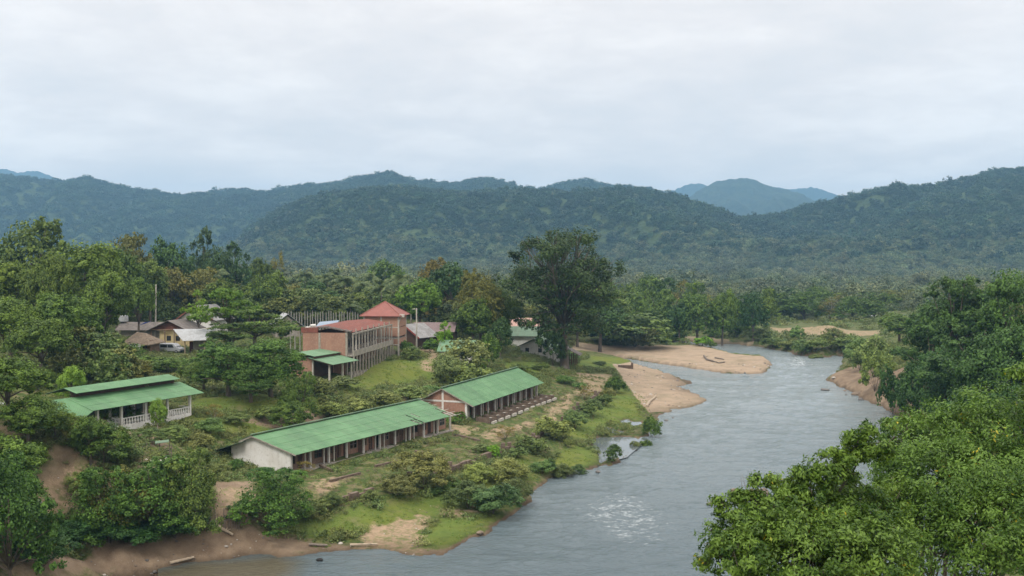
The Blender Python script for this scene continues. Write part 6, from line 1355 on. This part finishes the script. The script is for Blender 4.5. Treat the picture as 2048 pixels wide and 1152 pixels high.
RECT.append([(c0, c1) for c0, c1 in (G(585,760,9.4)[:2], G(700,765,9.4)[:2], G(700,735,9.4)[:2], G(585,735,9.4)[:2])]); RECT.append([G(720,720,9.8)[:2], G(810,720,9.8)[:2], G(810,700,9.8)[:2], G(720,700,9.8)[:2]])
def keep_u(x, y):
    return (sdist(x, y, RIVER) < -2.5) & ~in_any(x, y, SANDP, 1) & ~in_any(x, y, DIRTP[1:], .3) & ~(in_any(x, y, DIRTP[:1], .3) & ((fbm(x*.3, y*.3, 83, 3) < .05) | (sdist(x, y, RIVER) > -4))) & ~in_any(x, y, PALEP, .3) & ~in_any(x, y, LUSHP, -.5) & ~in_any(x, y, RECT, .2)
x, y, z = flat_pts(52000, 92, 300, 11, lambda x, y: keep_u(x, y) & (sdist(x, y, TERR) < 0) & (fbm(x*.13, y*.13, 7, 3) > -.25))
s = rg_.uniform(.35, 1.15, len(x))*(1+.5*np.clip(fbm(x*.1, y*.1, 3, 2), 0, 1)); m = z > .3; scatter('undergrowth', np.stack([x, y, z-.05], 1)[m], s[m], under, label='dense low undergrowth on the slopes')
x, y, z = flat_pts(60000, 110, 250, 12, lambda x, y: ~in_any(x, y, RECT, .1) & (sdist(x, y, TERR) > 0) & (fbm(x*.35, y*.35, 17, 3) > .02)); print('weeds', len(x))
s = rg_.uniform(.12, .42, len(x)); scatter('terrace_weeds', np.stack([x, y, z-.03], 1), s, under, label='low weeds creeping over the terrace')
x, y, z = flat_pts(60000, 98, 240, 13, lambda x, y: in_any(x, y, LUSHP, 2) & (sdist(x, y, RIVER) < -.5) & (fbm(x*.5, y*.5, 27, 3) > -.05) & ~in_any(x, y, PALEP[:2], 0)); print('grass', len(x))
dry = proto_crowns('dry_brush_clump', 4, 240, .17, leafmat('leaf_dry', (.13, .10, .07), (.26, .20, .13), .15, vary=.5), bump_lobes, 26, .6, .25)
xd, yd, zd = flat_pts(26000, 105, 250, 15, lambda x, y: ~in_any(x, y, RECT, .1) & (sdist(x, y, TERR) > -1.5) & (fbm(x*.25, y*.25, 57, 3) > .12))
scatter('dry_brush', np.stack([xd, yd, zd-.03], 1), np.random.default_rng(5).uniform(.15, .55, len(xd)), dry, label='dry brown brush on the terrace and along the old wall')
x2, y2, z2 = flat_pts(9000, 330, 620, 19, lambda x, y: (sdist(x, y, RIVER) < -3) & ~in_any(x, y, SANDP, 1) & (sdist(x, y, GRAVEL) < -1) & (x > .03*y) & (x < .5*y) & (fbm(x*.06, y*.06, 71, 3) > -.2))
r2_ = np.random.default_rng(6); scatter('far_bank_scrub', np.stack([x2, y2, z2-.1], 1), r2_.uniform(.8, 3.4, len(x2)), under, label='scrub and low bushes on the far river bank')
# grass tufts of single blades
def tuft(seed):
    rng = np.random.default_rng(seed); n = 46; a = rng.uniform(0, 6.28, n); r = rng.uniform(0, .8, n); b = np.stack([np.cos(a)*r, np.sin(a)*r, np.zeros(n)], 1)
    t = b+np.stack([np.cos(a)*rng.uniform(.05, .45, n), np.sin(a)*rng.uniform(.05, .45, n), rng.uniform(.2, .7, n)], 1); s_ = np.stack([-np.sin(a), np.cos(a), a*0], 1)*.05
    V = np.stack([b-s_, b+s_, t+s_*.3, t-s_*.3], 1).reshape(-1, 3); return mesh_np('grass_tuft', V, np.arange(4*n).reshape(-1, 4), LEAFG, link=False, attrs={'v': ('FACE', rng.random(n))})
LEAFG = leafmat('leaf_grass', (.16, .235, .05), (.25, .33, .085), .4, vary=.25)
tufts = [tuft(i) for i in range(4)]
scatter('grass', np.stack([x, y, z-.02], 1), rg_.uniform(.12, .3, len(x)), tufts, label='bright short grass on the riverside shelf and lawn')
# pebbles and litter on the beaches
def pebble(seed):
    import bmesh
    bm = bmesh.new(); bmesh.ops.create_icosphere(bm, subdivisions=2, radius=1); rg = random.Random(seed)
    for v in bm.verts: v.co *= rg.uniform(.82, 1.1); v.co.z *= .55
    me = bpy.data.meshes.new('pebble'); bm.to_mesh(me); bm.free(); me.materials.append((RKP, RKB, RK)[seed % 3]); return bpy.data.objects.new('pebble', me)
BEACH = DIRTP[0]; x, y, z = flat_pts(30000, 96, 300, 14, lambda x, y: ((sdist(x, y, BEACH) > -1) | (in_any(x, y, LUSHP[2:4]) & (_h(np.floor(x*7), np.floor(y*7), 4) > .9)) | in_any(x, y, PALEP[:2], 0) | in_any(x, y, SANDP[:2], 0)) & (sdist(x, y, RIVER) < 1.0) & (fbm(x*.3, y*.3, 33, 3) > -.05))
scatter('pebbles', np.stack([x, y, np.maximum(z, -.05)], 1), np.minimum(rg_.pareto(3, len(x))*.10+.06, .38), [pebble(i) for i in range(6)], label='loose pebbles and litter along the beaches')

# ------------------------------------------------------------------ foreground trees on the right, close to the camera
def near_tree(x, y, lobes, label, seed, nleaf, leaf=.135, tint=(1, 1, 1), r0=.32):
    z = h1(x, y); root = empty('foreground_tree', (x, y, z), 0, label, 'tree', 'leafy trees closest to the camera')
    lb = [(a-x, b-y, c-z, r1, r2, r3) for a, b, c, r1, r2, r3 in lobes]
    V, Fc, v = crown_geo(seed, lb, 900, nleaf, leaf, rc=.24, aspect=.40, flat=.8, up=.3, zmin=-.5, droop=.9, inner=.5, reach=1.3, smin=1.0)
    rng = np.random.default_rng(seed+1)
    c = mesh_np('crown', V, Fc, LEAFN, root, attrs={'v': ('FACE', v)}); c.color = (*tint, 1)
    m = MB(); top = max(l[2] for l in lb); f = Vector((0, 0, top*.45)); m.tube([(0, 0, -.5), (0, 0, 1), f*.6, f, Vector((0, 0, top*.8))], [r0*1.4, r0, r0*.8, r0*.7, r0*.3], 10)
    rg = random.Random(seed)
    big = [l for l in lb if l[3] >= .45] or lb
    for l in lb:
        e_ = Vector(l[:3])
        if l in big: s_ = Vector((0, 0, min(f.z, e_.z*.8))); ra, rb, nt_ = r0*.45, r0*.28, 14
        else: s_ = Vector(min(big, key=lambda q: (Vector(q[:3])-e_).length)[:3]); ra, rb, nt_ = .02, .014, 5
        mid = s_.lerp(e_, .5)+Vector((rg.uniform(-.2, .2), rg.uniform(-.2, .2), .2)); m.tube([s_, mid, e_], [ra, rb, .012 if l not in big else .06], 6)
        for _ in range(nt_):
            d = Vector((rg.gauss(0, 1), rg.gauss(0, 1), rg.gauss(.2, .8))).normalized(); q = e_+Vector((d.x*l[3], d.y*l[4], d.z*l[5]))*.95; k = mid.lerp(e_, .6+.4*rg.random()); m.tube([k, k.lerp(q, .55)+Vector((0, 0, .05)), q], [.05 if l in big else .015, .02 if l in big else .01, .006], 5)
    m.build('trunk', BARK, root, smooth=True)
def NL(px, py, Y, rpx, ry=None, rz=None):      # lobe seen at that pixel, radius in photo pixels
    g = GY(px, py, Y); r = rpx*Y/F; return (g[0], g[1], g[2], r, ry or r, rz or r*.8)
near_tree(14.8, 36, [NL(1990, 900, 36, 130), NL(1900, 885, 37, 78), NL(1960, 848, 38, 56), NL(2040, 838, 38, 58), NL(1840, 920, 36, 85), NL(1920, 990, 34, 130), NL(2040, 1010, 33, 130), NL(1808, 858, 38, 40), NL(2000, 1100, 32, 140), NL(1860, 1080, 33, 120), NL(1775, 880, 37, 40)],
          'largest bright leafed tree filling the lower right corner', 71, 92000)
near_tree(9.3, 30, [NL(1640, 1075, 30, 90), NL(1560, 1040, 30, 70), NL(1500, 1075, 30, 60), NL(1720, 1040, 31, 80), NL(1590, 1130, 29, 110), NL(1480, 1130, 29, 60), NL(1440, 1085, 29.5, 30), NL(1690, 975, 32, 36), NL(1720, 1130, 29, 110), NL(1660, 1010, 31, 46), NL(1500, 1010, 30.5, 28), NL(1782, 975, 33, 30), NL(1590, 990, 31, 34)]+[NL(a_, b_, 30.5, r_) for a_, b_, r_ in ((1418,1098,17),(1408,1128,16),(1432,1062,16),(1448,1030,15),(1440,1005,10),(1478,992,14),(1512,968,16),(1548,962,14),(1500,1000,20),(1605,950,16),(1640,935,20),(1662,905,14),(1690,930,20),(1715,885,16),(1738,860,14),(1700,872,9),(1755,905,22),(1625,975,26),(1660,950,24),(1715,915,26),(1735,895,18),(1570,975,18),(1690,955,26))],
          'lower foreground tree with yellow tinged leaves reaching over the river', 72, 80000, tint=(1.05, 1.0, .9))
g = GY(2030, 748, 34); near_tree(g[0]+6, 33, [(g[0]+.1, 34, g[2], .35, .4, .22), (g[0]+.8, 34, g[2]+.2, .5, .5, .3), (g[0]+1.8, 34.3, g[2]-.6, .9, .9, .8)], 'thin leafy branch poking in at the right edge', 73, 2600, leaf=.17, tint=(1.2, 1.15, 1.0), r0=.14)
# ------------------------------------------------------------------ air: one box of thin haze round everything
hz = bpy.data.materials.new('haze_air'); hz.use_nodes = True; hn = hz.node_tree; hn.nodes.clear()
pv = nd(hn, 'ShaderNodeVolumePrincipled'); pv.inputs['Color'].default_value = (.31, .62, .95, 1); pv.inputs['Density'].default_value = HAZE_D; pv.inputs['Anisotropy'].default_value = .1
ho = nd(hn, 'ShaderNodeOutputMaterial'); hn.links.new(pv.outputs[0], ho.inputs['Volume'])
haze = MB().box(-6500, 6500, -120, 8600, -5, 620).build('haze', hz); tag(haze, 'pale blue haze lying over the whole valley', 'haze', kind='stuff')
